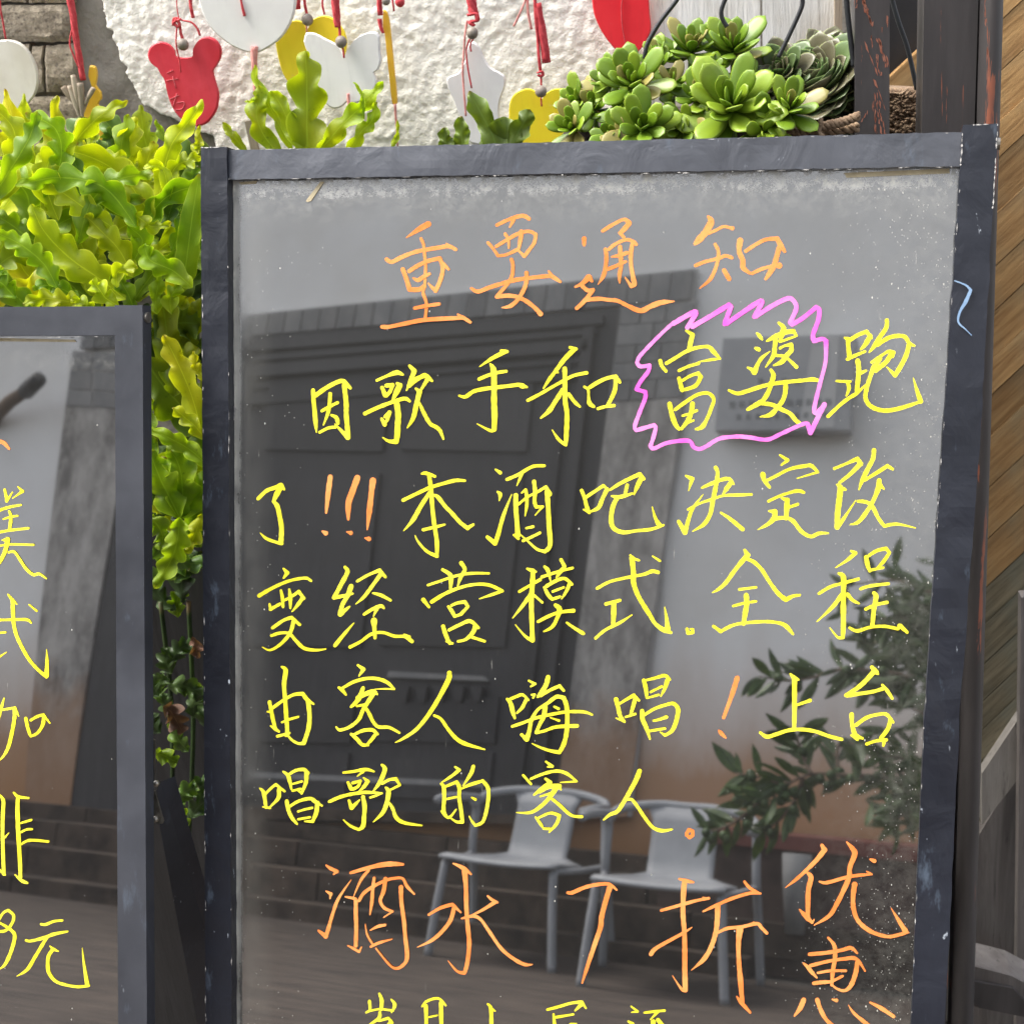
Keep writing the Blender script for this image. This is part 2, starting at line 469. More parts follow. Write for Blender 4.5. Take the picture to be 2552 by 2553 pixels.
M['scratch'] = simple('pale_scratch', (.72, .17, .20), (.68, .13, .16), 90, .7)
M['rope'] = simple('brown_sea_grass_rope', (.16, .10, .06), (.30, .21, .13), 120, .9, .6, .002)
M['wire'] = simple('black_wire', (.012, .013, .015), (.02, .022, .025), 60, .5)
# mirrored side of the lane
def plaster():
    n = N('white_plaster_stained'); co = n.coord(); sp = n.n('ShaderNodeSeparateXYZ'); n.l(n.coord(), sp.inputs[0])
    c = n.mix(n.ramp(n.noise(co, 1.6, 6), [(.35, 0.), (.7, 1.)]), (.80, .80, .79), (.70, .69, .66))
    z = n.math('ADD', sp.outputs[2], n.math('MULTIPLY', n.math('SUBTRACT', n.noise(n.coord(scale=(1, 1, .3)), 4, 5), .5), .5))
    c = n.mix(n.ramp(n.math('MULTIPLY', z, .5), [(.25, 1.), (.45, .9), (.58, .4), (.8, 0.)]), c, (.38, .205, .095))
    n.col(c); n.rough(.9); n.bump(n.noise(co, 30, 4), .3, .003); return n.m
M['plaster'] = plaster()
def stonem():
    n = N('grey_dressed_stone'); co = n.coord(); oi = n.n('ShaderNodeObjectInfo')
    c = n.mix(n.ramp(n.noise(n.coord(scale=(1, 1, .5)), 7, 6, .7), [(.35, 0.), (.65, 1.)]), (.17, .175, .18), (.28, .275, .265))
    c = n.mix(1.0, c, n.ramp(oi.outputs['Random'], [(0, .8), (1, 1.1)]), 'MULTIPLY')
    n.col(c); n.rough(.85); n.bump(n.noise(co, 40, 4), .4, .003); return n.m
M['stone'] = stonem()
M['joint'] = simple('pale_mortar_joint', (.42, .42, .41), (.36, .35, .33), 10, .9)
def mottle():
    n = N('mottled_flaking_render'); co = n.coord(scale=(1, 1, .4)); sp = n.n('ShaderNodeSeparateXYZ'); n.l(n.coord(), sp.inputs[0])
    c = n.mix(n.ramp(n.noise(co, 5, 7, .7), [(.38, 0.), (.62, 1.)]), (.17, .16, .15), (.46, .44, .41))
    c = n.mix(n.ramp(n.noise(co, 22, 6, .7), [(.5, 0.), (.7, .6)]), c, (.55, .53, .49))
    z = n.math('ADD', sp.outputs[2], n.math('MULTIPLY', n.math('SUBTRACT', n.noise(n.coord(), 5, 5), .5), .6))
    c = n.mix(n.ramp(n.math('MULTIPLY', z, .5), [(.25, .85), (.5, .7), (.66, 0.)]), c, (.30, .155, .07))
    n.col(c); n.rough(.9); n.bump(n.noise(co, 30, 5), .5, .004); return n.m
M['mottle'] = mottle()
M['door'] = woodm('dark_grey_door_wood', (.022, .021, .023), (.042, .041, .043), (.03, .029, .029), axis=2, rough=.5, bs=.3)
M['step'] = simple('worn_brown_stone', (.028, .020, .014), (.10, .072, .052), 6, .9, .7, .01, 20, (1, 1, 1), .25)
M['floor'] = simple('worn_plank_paving', (.026, .019, .015), (.085, .064, .05), 5, .85, .6, .004, 25, (.5, 4, 4), .2)
M['chair'] = simple('pale_grey_plastic', (.31, .32, .335), (.26, .27, .285), 10, .55, .05, .0005)
M['sign'] = simple('grey_metal_sign', (.30, .31, .32), (.38, .385, .39), 5, .5)
M['sign_l'] = simple('pale_grey_sign_face', (.42, .42, .42), (.50, .50, .49), 5, .5)
M['signtext'] = simple('dark_sign_lettering', (.10, .11, .12), (.13, .14, .15), 5, .6)
M['terra'] = simple('dark_red_rim', (.12, .035, .028), (.17, .06, .045), 12, .8)
M['pot'] = simple('dark_brown_trough', (.06, .04, .033), (.11, .075, .06), 9, .85)
M['ground'] = simple('dark_paving', (.04, .035, .03), (.08, .07, .06), 6, .9, .5, .01, 20)
M['bark'] = simple('brown_bark', (.10, .07, .05), (.18, .13, .09), 50, .9, .8, .003)
M['driftwood'] = woodm('brown_driftwood', (.17, .12, .08), (.34, .25, .18), (.12, .1, .08), axis=0)

# ------------------------------------------------------------------ setting: ground, display wall
g = mesh('ground', [(-30, -30, -.004), (30, -30, -.004), (30, 30, -.004), (-30, 30, -.004)], [(0, 1, 2, 3)], M['ground'], kind='structure')


# ------------------------------------------------------------------ the menu board
PANEL = 0.012          # the glass lies 12 mm behind the frame face
HB = V((0.9612630567, 0.0504974642, -0.2709674184)); HB = c2w(HB)     # across the board
VB = c2w(V((-0.0201942352, 0.9933352180, 0.1134783568)))               # down the board

def quadgrid(mb, q, nx, ny, jit=0, seed=0, ext=None):
    """q = tl,tr,br,bl world points; a jittered front face plus sides extruded by ext"""
    rnd = random.Random(seed)
    base = len(mb.v)
    for j in range(ny + 1):
        for i in range(nx + 1):
            u, v = i / nx, j / ny
            p = (q[0] * (1 - u) + q[1] * u) * (1 - v) + (q[3] * (1 - u) + q[2] * u) * v
            if jit:
                e = 1.0 if i in (0, nx) or j in (0, ny) else .6
                p = p + HB * rnd.gauss(0, jit) * .6 * e + VB * rnd.gauss(0, jit) * .5 * e + BN * (noise.noise(p * 38 + V((seed, 0, 0))) * jit * 2.2)
            mb.v.append(p); mb.uv.append((u, v))
    W1 = nx + 1
    for j in range(ny):
        for i in range(nx):
            a = base + j * W1 + i
            mb.f.append((a, a + W1, a + W1 + 1, a + 1))
    if ext is not None:
        ring = [base + i for i in range(nx + 1)] + [base + j * W1 + nx for j in range(1, ny + 1)] + [base + ny * W1 + i for i in range(nx - 1, -1, -1)] + [base + j * W1 for j in range(ny - 1, 0, -1)]
        k = len(mb.v)
        for r in ring: mb.v.append(mb.v[r] + ext); mb.uv.append((0, 0))
        L = len(ring)
        for i in range(L):
            mb.f.append((ring[i], ring[(i + 1) % L], k + (i + 1) % L, k + i))
        mb.f.append(tuple(range(k, k + L)))

def bq(pts, d, off=0.0):
    return [onb(x, y, off, d) for x, y in pts]

def panel(parent, corners, d, off, mat):
    q = bq(corners, d, off)
    o = q[0]
    mb = MB()
    mb.add(q + [p + BN * .006 for p in q], [(0, 3, 2, 1), (4, 5, 6, 7), (0, 1, 5, 4), (1, 2, 6, 5), (2, 3, 7, 6), (3, 0, 4, 7)],
           [((p - o).dot(HB), (p - o).dot(VB)) for p in q] * 2)
    return mb.build('glass_panel', mat, parent)

COLORS = {'y': (M['y'], 43), 'o': (M['o'], 48), 'p': (M['p'], 42), 'b': (M['b'], 12)}
CROPS = dict(A=(930,480,3.862), B=(1400,480,3.862), C=(1680,480,3.862), D=(740,800,3.862), E=(1120,780,3.862), F=(1560,720,3.862), G=(1810,720,3.862),
  H=(620,1130,3.862), I=(980,1130,3.862), J=(1400,1130,3.862), K=(1800,1130,3.862), L=(620,1640,3.862), M=(1050,1640,3.862), N=(1450,1640,3.862), O=(1800,1640,3.862),
  P=(780,2100,4.263), Q=(1180,2100,4.263), R=(1560,2100,4.263), S=(1880,2053,3.862), T=(0,1040,4.8275), U=(0,1440,4.8275), V=(0,1860,4.8275), W=(0,2200,5.470), X=(1852,400,2.759))

def stroke_strips(pts):
    """split at sharp corners so every strip bends gently"""
    out = [[pts[0]]]
    for i in range(1, len(pts)):
        out[-1].append(pts[i])
        if i < len(pts) - 1:
            a = V(pts[i][:2]) - V(pts[i - 1][:2]); b = V(pts[i + 1][:2]) - V(pts[i][:2])
            if a.length > 0 and b.length > 0 and a.angle(b) > 1.05: out.append([pts[i]])
    return out

def glyph(parent, name, crop, col, text, d, off, label=None, scale=1.0):
    x0, y0, sc = CROPS[crop]
    mat, dw = COLORS[col]
    dw = dw * sc / 3.862
    mb = MB(); lift = 0.0003
    rnd = random.Random(hash(text[:12]) & 255 if False else len(text))
    for st in text.split(';'):
        pts = []
        pw = None
        for tok in st.split():
            t = [float(k) for k in tok.split(',')]
            wdt = t[2] if len(t) > 2 else (pw if pw and pw > dw * .55 else dw * .85)
            pw = wdt
            pts.append((x0 + t[0] / sc, y0 + t[1] / sc, wdt / sc * .99 * scale))
        if len(pts) < 2: continue
        for strip in stroke_strips(pts):
            s = crom(strip, 5)
            s = [(x, y, max(.6, w_) * rnd.uniform(.90, 1.08)) for x, y, w_ in s]
            lift += 0.000035
            L = []; Rr = []
            n = len(s)
            for i in range(n):
                a = s[max(i - 1, 0)]; b = s[min(i + 1, n - 1)]
                dx, dy = b[0] - a[0], b[1] - a[1]; ln = math.hypot(dx, dy) or 1
                nx, ny = -dy / ln, dx / ln; h = s[i][2] / 2
                L.append((s[i][0] + nx * h, s[i][1] + ny * h)); Rr.append((s[i][0] - nx * h, s[i][1] - ny * h))
            def cap(c, frm):
                # half-round cap
                cx, cy, w_ = c; h = w_ / 2
                a0 = math.atan2(frm[1] - cy, frm[0] - cx)
                return [(cx + h * math.cos(a0 + math.pi * k / 6), cy + h * math.sin(a0 + math.pi * k / 6)) for k in range(1, 6)]
            c1 = cap(s[-1], L[-1]); c0 = cap(s[0], Rr[0])
            # which way round is outward
            ex, ey = s[-1][0] - s[-2][0], s[-1][1] - s[-2][1]
            if (c1[2][0] - s[-1][0]) * ex + (c1[2][1] - s[-1][1]) * ey < 0:
                c1 = [(2 * s[-1][0] - x, 2 * s[-1][1] - y) for x, y in c1][::-1]
            ex, ey = s[0][0] - s[1][0], s[0][1] - s[1][1]
            if (c0[2][0] - s[0][0]) * ex + (c0[2][1] - s[0][1]) * ey < 0:
                c0 = [(2 * s[0][0] - x, 2 * s[0][1] - y) for x, y in c0][::-1]
            P = lambda q: onb(q[0], q[1], off - lift, d)
            base = len(mb.v)
            for a, b in zip(L, Rr): mb.v += [P(a), P(b)]; mb.uv += [(0, 0), (1, 0)]
            for i in range(n - 1):
                k = base + 2 * i
                mb.f.append((k, k + 1, k + 3, k + 2))
            e = base + 2 * (n - 1)
            k = len(mb.v)
            mb.v += [P(q) for q in c1]; mb.uv += [(0, 0)] * 5
            mb.f.append((e,) + tuple(range(k, k + 5)) + (e + 1,))
            k = len(mb.v)
            mb.v += [P(q) for q in c0]; mb.uv += [(0, 0)] * 5
            mb.f.append((base + 1,) + tuple(range(k, k + 5)) + (base,))
    return mb.build(name, mat, parent, label=label)

board = empty('menu_board', V((-.18, 1.15, 0)), label='large dark framed glass menu board leaning back, covered in yellow, orange and pink handwriting', cat='menu board')
PD = BD + 0.0
OFF = PANEL
panel(board, [(548, 440), (2412, 400), (2262, 2700), (566, 2700)], PD, OFF, glass_mat('dusty_black_glass', 0.66, 1.1, 1.0))
fb = BN * .028
mb = MB(); quadgrid(mb, bq([(500, 366), (566, 365), (578, 2700), (513, 2700)], PD), 4, 90, .00035, 3, fb); mb.build('frame_stile', M['frame'], board)
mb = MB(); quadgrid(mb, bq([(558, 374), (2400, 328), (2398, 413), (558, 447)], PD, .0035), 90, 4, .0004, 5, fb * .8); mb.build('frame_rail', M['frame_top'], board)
mb = MB()
rs = [(2399, 310, 2487, 307), (2392, 430, 2480, 420), (2371, 750, 2462, 745), (2349, 1085, 2443, 1085), (2326, 1440, 2417, 1440), (2303, 1800, 2392, 1790), (2270, 2553, 2355, 2553), (2262, 2700, 2348, 2700)]
for i in range(len(rs) - 1):
    a, b = rs[i], rs[i + 1]
    quadgrid(mb, bq([(a[0], a[1]), (a[2], a[3]), (b[2], b[3]), (b[0], b[1])], PD, -.001), 4, 14, 0, 9 + i, fb)
# small dents are the same for neighbouring pieces: displace by position only
for i, p in enumerate(mb.v):
    mb.v[i] = p + BN * noise.noise(p * 40) * .0011 + HB * noise.noise(p * 55 + V((9, 0, 0))) * .0011
mb.build('frame_stile', M['frame'], board)
# bare chipped edges of the tape
def chips(pts, d, off, parent, seed, wpx=2.2, dens=.6, name='chipped_edge'):
    rnd = random.Random(seed); mb = MB()
    for (x0, y0), (x1, y1) in zip(pts, pts[1:]):
        L = math.hypot(x1 - x0, y1 - y0); dx, dy = (x1 - x0) / L, (y1 - y0) / L; t = 0
        while t < L:
            l = rnd.uniform(4, 26)
            if rnd.random() < dens:
                h = wpx * rnd.uniform(.3, 1.1) * .5; o = rnd.uniform(-1, 1)
                e = min(L, t + l)
                c = [(x0 + dx * t - dy * (o), y0 + dy * t + dx * o), (x0 + dx * (t + e) / 2 - dy * (o + h), y0 + dy * (t + e) / 2 + dx * (o + h)), (x0 + dx * e - dy * o, y0 + dy * e + dx * o), (x0 + dx * (t + e) / 2 - dy * (o - h), y0 + dy * (t + e) / 2 + dx * (o - h))]
                mb.add(bq(c, d, off), [(0, 1, 2, 3)])
            t += l
    return tag(mb.build(name, M['chip'], parent), kind='stuff')
chips([(500, 367), (566, 365)], PD, -.0016, board, 1, 4, .9)
chips([(2399, 311), (2486, 308), (2481, 420), (2474, 520)], PD, -.0026, board, 2, 4, .85)
chips([(2399, 330), (2394, 412)], PD, -.0026, board, 3, 5, .9)
chips([(566, 446), (1000, 441), (1600, 432), (2390, 414)], PD, .0018, board, 4, 2.4, .16)
chips([(570, 374), (1300, 358), (2398, 330)], PD, .0018, board, 5, 2, .2)
chips([(502, 380), (508, 1400), (513, 2553)], PD, -.0012, board, 6, 2.4, .25)
chips([(2391, 470), (2350, 1085), (2303, 1800), (2271, 2553)], PD, -.0026, board, 7, 2.4, .22)
chips([(567, 460), (572, 1400), (578, 2553)], PD, -.0012, board, 8, 2, .08)
# strips of old tape under the top rail
mb = MB(); mb.prism(bq([(2103, 430), (2366, 419), (2367, 431), (2110, 442)], PD, OFF - .0006), BN * .0004); mb.build('masking_tape', M['tape'], board)
mb = MB(); mb.prism(bq([(594, 453), (640, 450), (638, 457), (600, 459)], PD, OFF - .0006), BN * .0004)
mb.prism(bq([(762, 500), (798, 452), (808, 452), (775, 500), (766, 503)], PD, OFF - .0010), BN * .0004); mb.build('tape_scrap', M['tape'], board)
mb = MB(); mb.prism(bq([(574, 1050), (584, 1010), (590, 1020), (584, 1045), (577, 1062)], PD, OFF - .0010), BN * .0004); mb.build('tape_scrap', M['chip'], board)
# hinge screw on the right side of the frame
mb = MB(); c = onb(2482, 352, 0, PD) + BN * .012; mb.tube([c, c + HB * .004], .005, 12); mb.build('screw', M['steel'], board)
# back legs of the folding stand
for sx in (530, 2330):
    a = onb(sx, 420, .04, PD); mb = MB()
    mb.hexa([a, a + V((.03, 0, 0)), V((a.x + .03, a.y + .30, 0)), V((a.x, a.y + .30, 0))], V((0, .02, .006)))
    mb.build('rear_leg', M['dark'], board)

TXT = []
def T_(crop, col, name, txt): TXT.append((crop, col, name, txt))
T_('A','o','重',"530,300,60 440,350,50 320,430,12;130,640,40 180,665 270,620 400,570 520,545 640,525 730,515 795,545,35;705,490,20 745,520,40;460,440,30 485,500 495,600 505,700 500,800 495,900 480,960 510,1050 510,1130 500,1220;285,735,45 320,830 350,930 440,930 490,900;345,755 430,700 530,655 640,630 670,720 650,830 600,945 530,870,15;670,680,40 725,735,25;385,820,18 430,840 480,810 540,780,30;400,1110,35 500,1090 635,1070,35;85,1290,40 150,1290 300,1260 480,1225 700,1210 810,1205 860,1200 935,1245,30;815,1170,20 860,1205,40")
T_('A','o','要',"1190,310,35 1320,250 1440,220,45 1500,250,40;1350,260,40 1315,330,18;1105,480,30 1150,530 1200,605 1280,595 1390,545,35;1185,515,35 1290,450 1400,390 1500,370 1565,400 1550,480 1500,550 1455,610 1395,550,20;1270,395,30 1300,450 1305,530,18;1425,370 1420,430 1400,540,30;1330,640,35 1345,700 1335,800 1290,880 1230,950 1190,1000,40 1290,990 1380,1000 1470,1040 1560,1110 1610,1165,50;945,920,25 1010,950 1120,910 1250,870 1360,840 1500,820 1690,800 1730,810 1800,855,28;1690,755,22 1720,800,35;1475,770,40 1475,850 1450,930 1390,1030 1320,1090 1240,1105,12")
T_('B','o','通',"215,440,45 215,500,35;395,365,35 500,300 600,255 650,290,50 600,350 560,385,35 600,430,30;420,545,40 430,620 420,720 400,800 350,880,10;450,545,35 520,490 620,450 690,470 715,495,35;680,490 665,580 665,680 680,780 700,880,50 670,900,35 610,815,12;560,520 565,600 570,700 555,790 557,865,15;480,615,18 560,600 630,575,35;440,735,35 530,700 615,660,30;130,905,20 200,870 260,810,60 290,850,30;200,900,40 250,940 300,935 260,990 200,1060 145,1110,40;240,1030,40 360,1020 450,1030 540,1040 640,1090 760,1135,50 860,1090 960,1055 1080,1045,14")
T_('C','o','知',"330,230,30 355,280,65 300,380 240,450 200,490,35;330,390,30 400,360 470,325 520,330 560,340,40;205,700,35 290,665 370,645 440,625 500,605 555,625,35;395,495,35 425,560 420,650 390,750 340,840 245,920,10;480,745,45 530,830,45;635,460,60 625,560,50 660,650 665,720 730,775,30;690,560,35 780,500 880,450 990,440,45 1030,510,50 1065,565,30;1010,530,50 985,620 960,700 920,770 880,830,25;750,775,35 850,730 950,705 1010,700,60")
T_('D','y','因',"155,665,40 160,760 170,860 180,980,40 188,1070,12;180,715,42 270,650 370,595 440,575 480,610 515,645,30;455,610,45 465,700 475,800 475,900 485,1020 490,1120,50 365,990,12;320,700,35 315,780 300,880 255,1000,12;240,865,30 300,830 390,785,30;330,905,22 380,930,40 395,985,35;220,1070,30 300,1030 370,1020,30")
T_('D','y','歌',"770,570,28 860,530 960,495,45 1020,515,22;820,640,35 850,715,45;860,620,40 920,615,40 895,680,35 860,715,40;965,600,28 990,620,55 960,680 920,760,20;655,890,38 760,840 860,800 960,765 1040,745 1085,770,25;960,790,55 975,900 970,1000 965,1100 955,1160,50 880,1155,30 825,1120,10;815,940,28 845,995,45;850,920,35 890,880,40 870,950,30 845,980,30;1085,430,28 1130,480,45 1100,560 1055,665,14;1080,620,45 1150,560 1230,520 1260,540 1300,575,25;1250,570,40 1195,660,22;1145,650,22 1180,680,45 1150,800,45 1120,930 1060,1030,8;1175,780,20 1220,880 1280,985 1340,1020 1380,1060 1410,1135,18")
T_('E','y','手',"500,365,35 555,370,35;530,375,40 420,430 290,515,10;395,490,20 425,550,55 430,700 430,850 435,1000 430,1120,45 390,1130,30 265,1065,8;285,635,35 370,600 450,575 545,560,30;95,795,22 155,805 230,755 330,730 450,715 580,700 680,690,35 745,712,22;650,680,20 700,700,50 745,712,20")
T_('E','y','和',"1160,330,28 1220,345,35;1195,355,45 1110,440 1020,560,35 960,640 905,725,14;1025,565,25 1045,572,18;1110,535,45 1112,700 1115,850 1130,950 1130,1050 1125,1180 1120,1270,30 1050,1215,30 990,1125,10;755,840,32 870,780 1000,705 1100,650 1200,600 1320,575,38;1090,740,45 1020,850 960,940 880,1010,18;1150,780,35 1200,850 1255,900,25;1300,710,25 1335,740 1340,810 1350,870,45 1390,900,28;1350,715 1430,665 1520,625 1600,610,40 1640,665,30;1600,640,40 1595,730 1560,820 1520,890,30;1430,920,30 1500,900 1585,890,32")
T_('F','y','富',"585,400,28 640,440,45 620,520 610,570,40;390,715,35 480,660 580,600 680,565 790,555 840,600,45 905,670,20;905,670,20 820,680,30 700,700,12;330,690,35 345,740 385,790,30;510,785,28 600,745 700,715,32;510,860,40 540,975,40;545,880,30 620,835 695,810,35 720,845,40 670,930 560,970,30;420,1105,45 440,1200 470,1290,50 510,1350,28;475,1160,35 570,1090 680,1020 770,1000 820,1020 845,1070 820,1150 780,1250 730,1330,45 670,1350,20;640,1105,45 630,1180 600,1260 535,1345,30;545,1220,25 610,1200 680,1170,30;590,1290,25 650,1265,20")
T_('F','y','婆',"1260,425,20 1285,450,38 1310,485,22;1250,570,35 1280,582,40;1170,755,18 1210,775 1235,800,60 1270,720,35 1310,660 1385,600,10;1470,325,28 1515,370,50 1500,440 1480,500,30;1355,500,20 1430,460,45 1520,420 1610,405,45 1645,450,18 1560,480,25 1480,510,20;1440,490,45 1430,570 1420,640 1345,750,12;1480,570,25 1530,545 1590,535,40 1590,590,45 1545,640 1500,700 1420,735,15;1455,640,30 1530,650 1590,700 1640,750,38;1395,780,30 1420,830,45 1400,900 1370,990 1320,1070 1260,1110,50 1170,1160,30;990,975,25 1070,1005,38 1160,985 1280,945 1400,915 1540,895 1700,880 1800,870,40 1880,890,20;1310,1100,40 1410,1115 1500,1160 1580,1200 1640,1270 1700,1310,30;1535,905,45 1535,980 1510,1070 1450,1150 1390,1210 1290,1230,10")
T_('G','y','跑',"1140,470,22 1170,480,40 1175,560 1185,640,48;1190,490,38 1270,440 1350,410,40 1395,470,30;1385,450,45 1340,530 1295,580,22;1165,675,35 1240,640 1335,600,25;1265,690,50 1275,780,48 1265,900,45 1255,985,40;1290,810,35 1345,785,25;1060,885,22 1150,890,28 1195,890,25;1170,900,35 1180,960,38 1155,1030,14;980,1225,35 1090,1120 1180,1050 1260,1000 1345,915,10;1545,300,38 1540,370,45 1480,460 1430,540 1375,610,14;1450,540,40 1560,470 1650,450 1720,460 1760,520 1810,545,25;1760,530,45 1730,640 1680,740 1625,830,45 1545,750,12;1400,705,30 1480,650 1560,600 1610,610,40 1600,650,30;1590,620,45 1540,700 1480,750 1440,790,35;1480,670,40 1440,730,45;1425,740,50 1390,830,42 1350,960 1340,1050 1380,1120 1460,1160 1560,1170 1700,1140 1880,1080,25;1800,855,8 1830,960,32 1870,1080,55")
T_('H','y','了',"90,435,38 170,360 250,330 310,305,50 340,345,25;305,330,50 265,400 240,460,30;235,460,30 275,510,45 300,620 315,720 310,850,48;315,865,40 280,860,30 170,820 110,765,8")
T_('H','o','!',"785,225,50 765,380 745,570,22;710,750,20 740,768,45")
T_('H','o','!',"1045,235,60 1000,360 960,480 958,635,25;945,755,15 980,765,42")
T_('H','o','!',"1195,260,60 1180,380,52 1160,560 1140,735,12;1120,815,15 1155,823,50")
T_('I','y','本',"275,195,20 315,190,35 400,220,28;345,210,40 365,350 375,500 395,680 420,850 420,990,35 320,940,30 240,850,20 210,790,8;95,450,35 220,390 350,330 480,290 600,260 690,262,25;350,380,40 270,500 190,640 100,745,8;390,400,20 430,420,38 500,510 560,570 640,660 715,720,38 770,685,25;290,735,30 400,710 495,685,20")
T_('I','y','酒',"985,155,18 1030,185,38;1005,370,20 1030,395,38 1020,455,10;905,805,35 980,865,45 1010,780,40 1060,600,35 1140,395,8;1095,250,32 1200,205 1310,140 1370,120 1455,118,28;1240,190,35 1190,310,10;1180,405,45 1180,520 1190,650 1200,790,48 1160,785,20 1205,820,30;1205,490,25 1290,420 1380,375 1470,320,30 1500,390,55;1235,380,12 1275,350,32 1285,420 1285,500 1268,605,8;1355,270,38 1365,370 1360,460 1375,515,32 1440,512,22 1365,595,10;1480,370,45 1490,500 1500,700 1510,880,45 1460,945,35 1380,920,25 1290,840,20 1215,775,10;1280,720,22 1345,705,28;1250,840,28 1320,810 1410,765,28")
T_('J','y','吧',"190,355,35 220,430 240,510,38 265,570,30;210,540,15 265,565,35;235,420,32 310,370 400,310,32 455,355,18;435,345,40 390,440 355,520 290,555,22;465,350,22 560,290 680,230 750,200,40 790,245,30;765,240,45 730,310 695,395,14;630,305,32 610,390,32;480,410,18 540,420 600,410,35 680,385,22;530,430,45 490,520,45 475,640 500,720 590,760,38 720,745,30 860,730,32 980,690,22;870,515,8 900,620,30 940,695,50")
T_('J','y','决',"1195,215,22 1255,245,45 1220,360,8;1125,655,35 1185,760,50 1225,620,35 1260,530,35 1360,395,8;1350,330,22 1440,290 1530,255 1610,245,35 1655,295,20;1625,285,45 1585,340 1550,395,16;1480,135,38 1500,190 1480,330,45 1455,450 1430,580,40 1370,680 1260,750,10;1215,540,25 1330,480 1450,440 1560,405 1700,400,30 1825,395,25;1530,570,20 1620,630,35 1740,730,45")
T_('K','y','定',"555,15,20 630,65,35 570,110,20;390,200,50 405,260,40 455,325,28;430,260,30 520,215 650,150 800,120,36 860,120,38 920,180,25 720,240,10;445,460,28 540,415 640,380 730,360,36 785,375,28;570,430,20 625,450,50 620,530 615,630,38;650,515,30 725,490,30;450,555,18 505,560,50 500,620,50 440,680,40 340,735,8;490,630,40 600,620,35 680,650,40 760,750,40 850,800,35 930,770,35 1020,768,18")
T_('K','y','改',"1080,145,28 1200,95 1300,50,42 1330,100,50;1310,120,48 1230,200,38 1130,280,30;1105,300,20 1135,330,55 1125,450 1110,580 1105,710,50 1160,640,35 1285,450,8;1165,340,40 1190,350,20;1460,-30,45 1450,50,45 1400,150,45 1350,250,40 1315,350,12;1365,260,30 1480,190,35 1590,120,38 1640,150,30;1510,260,50 1500,340,48 1450,460,42 1390,560,42 1310,660,38 1230,685,10;1305,460,30 1390,470,36 1450,520,40 1500,620,36 1560,700,32 1680,680,30 1860,718,10;1520,310,50 1555,340,20")
T_('H','y','变',"335,1110,18 370,1150,42 335,1200,18;100,1370,42 220,1300,35 380,1230,30 540,1200,30 600,1228,22;200,1450,20 210,1500,35 300,1450,30;310,1320,22 325,1400,35 330,1480,25;390,1310,20 400,1390,38 400,1490,20;330,1420,25 410,1380 480,1330,35 530,1395,30;520,1390,38 470,1460,35 415,1525,10;230,1680,35 330,1610,32 410,1580,35 490,1650,28;430,1620,38 410,1700,38 370,1770,35 290,1850,30 200,1895,20 130,1865,8;220,1755,30 300,1730,30 390,1735,28 450,1800,32 530,1875,35 640,1895,28 740,1885,12")
T_('H','y','经',"925,1095,28 950,1140,42 890,1260,42 820,1390,38 920,1370,30 1000,1350,22;985,1280,50 950,1370,45 900,1460,40 880,1550,50 970,1475,18;1045,1230,28 1150,1170 1260,1125,35 1315,1190,28;1280,1150,40 1200,1260,36 1110,1380,32 1030,1450,10;1195,1345,18 1270,1365,32 1365,1415,25;1110,1550,30 1190,1500,32 1270,1470,38 1300,1490,20;1230,1500,40 1200,1570,10;1205,1610,60 1210,1700,40 1215,1775,30;830,1850,38 910,1750,35 1010,1635,10;975,1865,32 1080,1810,30 1180,1740,30 1290,1725,30 1400,1760,30 1500,1765,30 1570,1810,40;1495,1745,20 1540,1770,40")
T_('I','y','营',"475,1120,30 550,1170,42 555,1240,42 550,1310,22;655,1055,38 690,1120,35 650,1190,38 620,1280,14;335,1268,25 450,1230 600,1180,26 750,1155,28 920,1155,22;290,1410,40 345,1480,24;370,1430,35 500,1350,35 650,1290,32 800,1260,30 930,1270,34 1050,1325,30 950,1360,28 830,1400,10;530,1475,25 565,1520,38 590,1570,30 665,1545,25;560,1465,25 620,1440,32 690,1430,32 720,1475,30 650,1550,32;480,1665,40 510,1760,40 545,1830,30;510,1810,18 570,1830,22;540,1700,32 640,1650,32 740,1615,38 820,1680,28;790,1660,45 770,1720,42 700,1790,30 625,1810,25;760,1770,30 880,1810,28")
T_('I','y','模',"1290,1110,22 1340,1130,38 1375,1140,18;1345,1130,45 1340,1250,48 1330,1400,45 1332,1550,45 1340,1800,45 1270,1760,25 1175,1650,8;1215,1330,28 1300,1280,28 1415,1215,32;1320,1360,38 1250,1460,36 1150,1585,10;1360,1370,25 1435,1435,22;1455,1090,25 1490,1130,38 1515,1235,10;1615,1025,35 1650,1090,35 1600,1150,40 1570,1200,14;1430,1190,28 1550,1150,28 1725,1103,25;1455,1290,28 1490,1360,38 1530,1405,32 1605,1380,25;1480,1275,38 1570,1225,32 1650,1205,32 1720,1260,30;1700,1250,38 1665,1330,32 1620,1400,12;1535,1330,25 1640,1290,24;1560,1460,35 1600,1500,50 1580,1580,38 1530,1670,36 1450,1715,14;1395,1620,32 1490,1570,32 1600,1530,30 1735,1515,38;1670,1630,22 1740,1680,30 1830,1735,36")
T_('J','y','式',"660,980,22 690,1010,30 745,1030,20;675,1010,50 690,1150,48 690,1240,48 725,1350,42 780,1450,42 850,1560,42 900,1640,38 980,1700,45 1050,1725,30;990,1480,8 1010,1600,35 1020,1700,55;340,1300,32 450,1240,30 560,1210,30 680,1185,30 790,1165,30 870,1135,38 925,1145,35;875,990,15 945,1035,25;425,1450,32 560,1415,32;500,1440,48 500,1540,48 495,1640,40;325,1780,28 420,1700,30 560,1630,30 675,1555,10")
T_('J','y','。',"1205,1690,30 1215,1730,35 1260,1725,35 1260,1695,28 1235,1690,15")
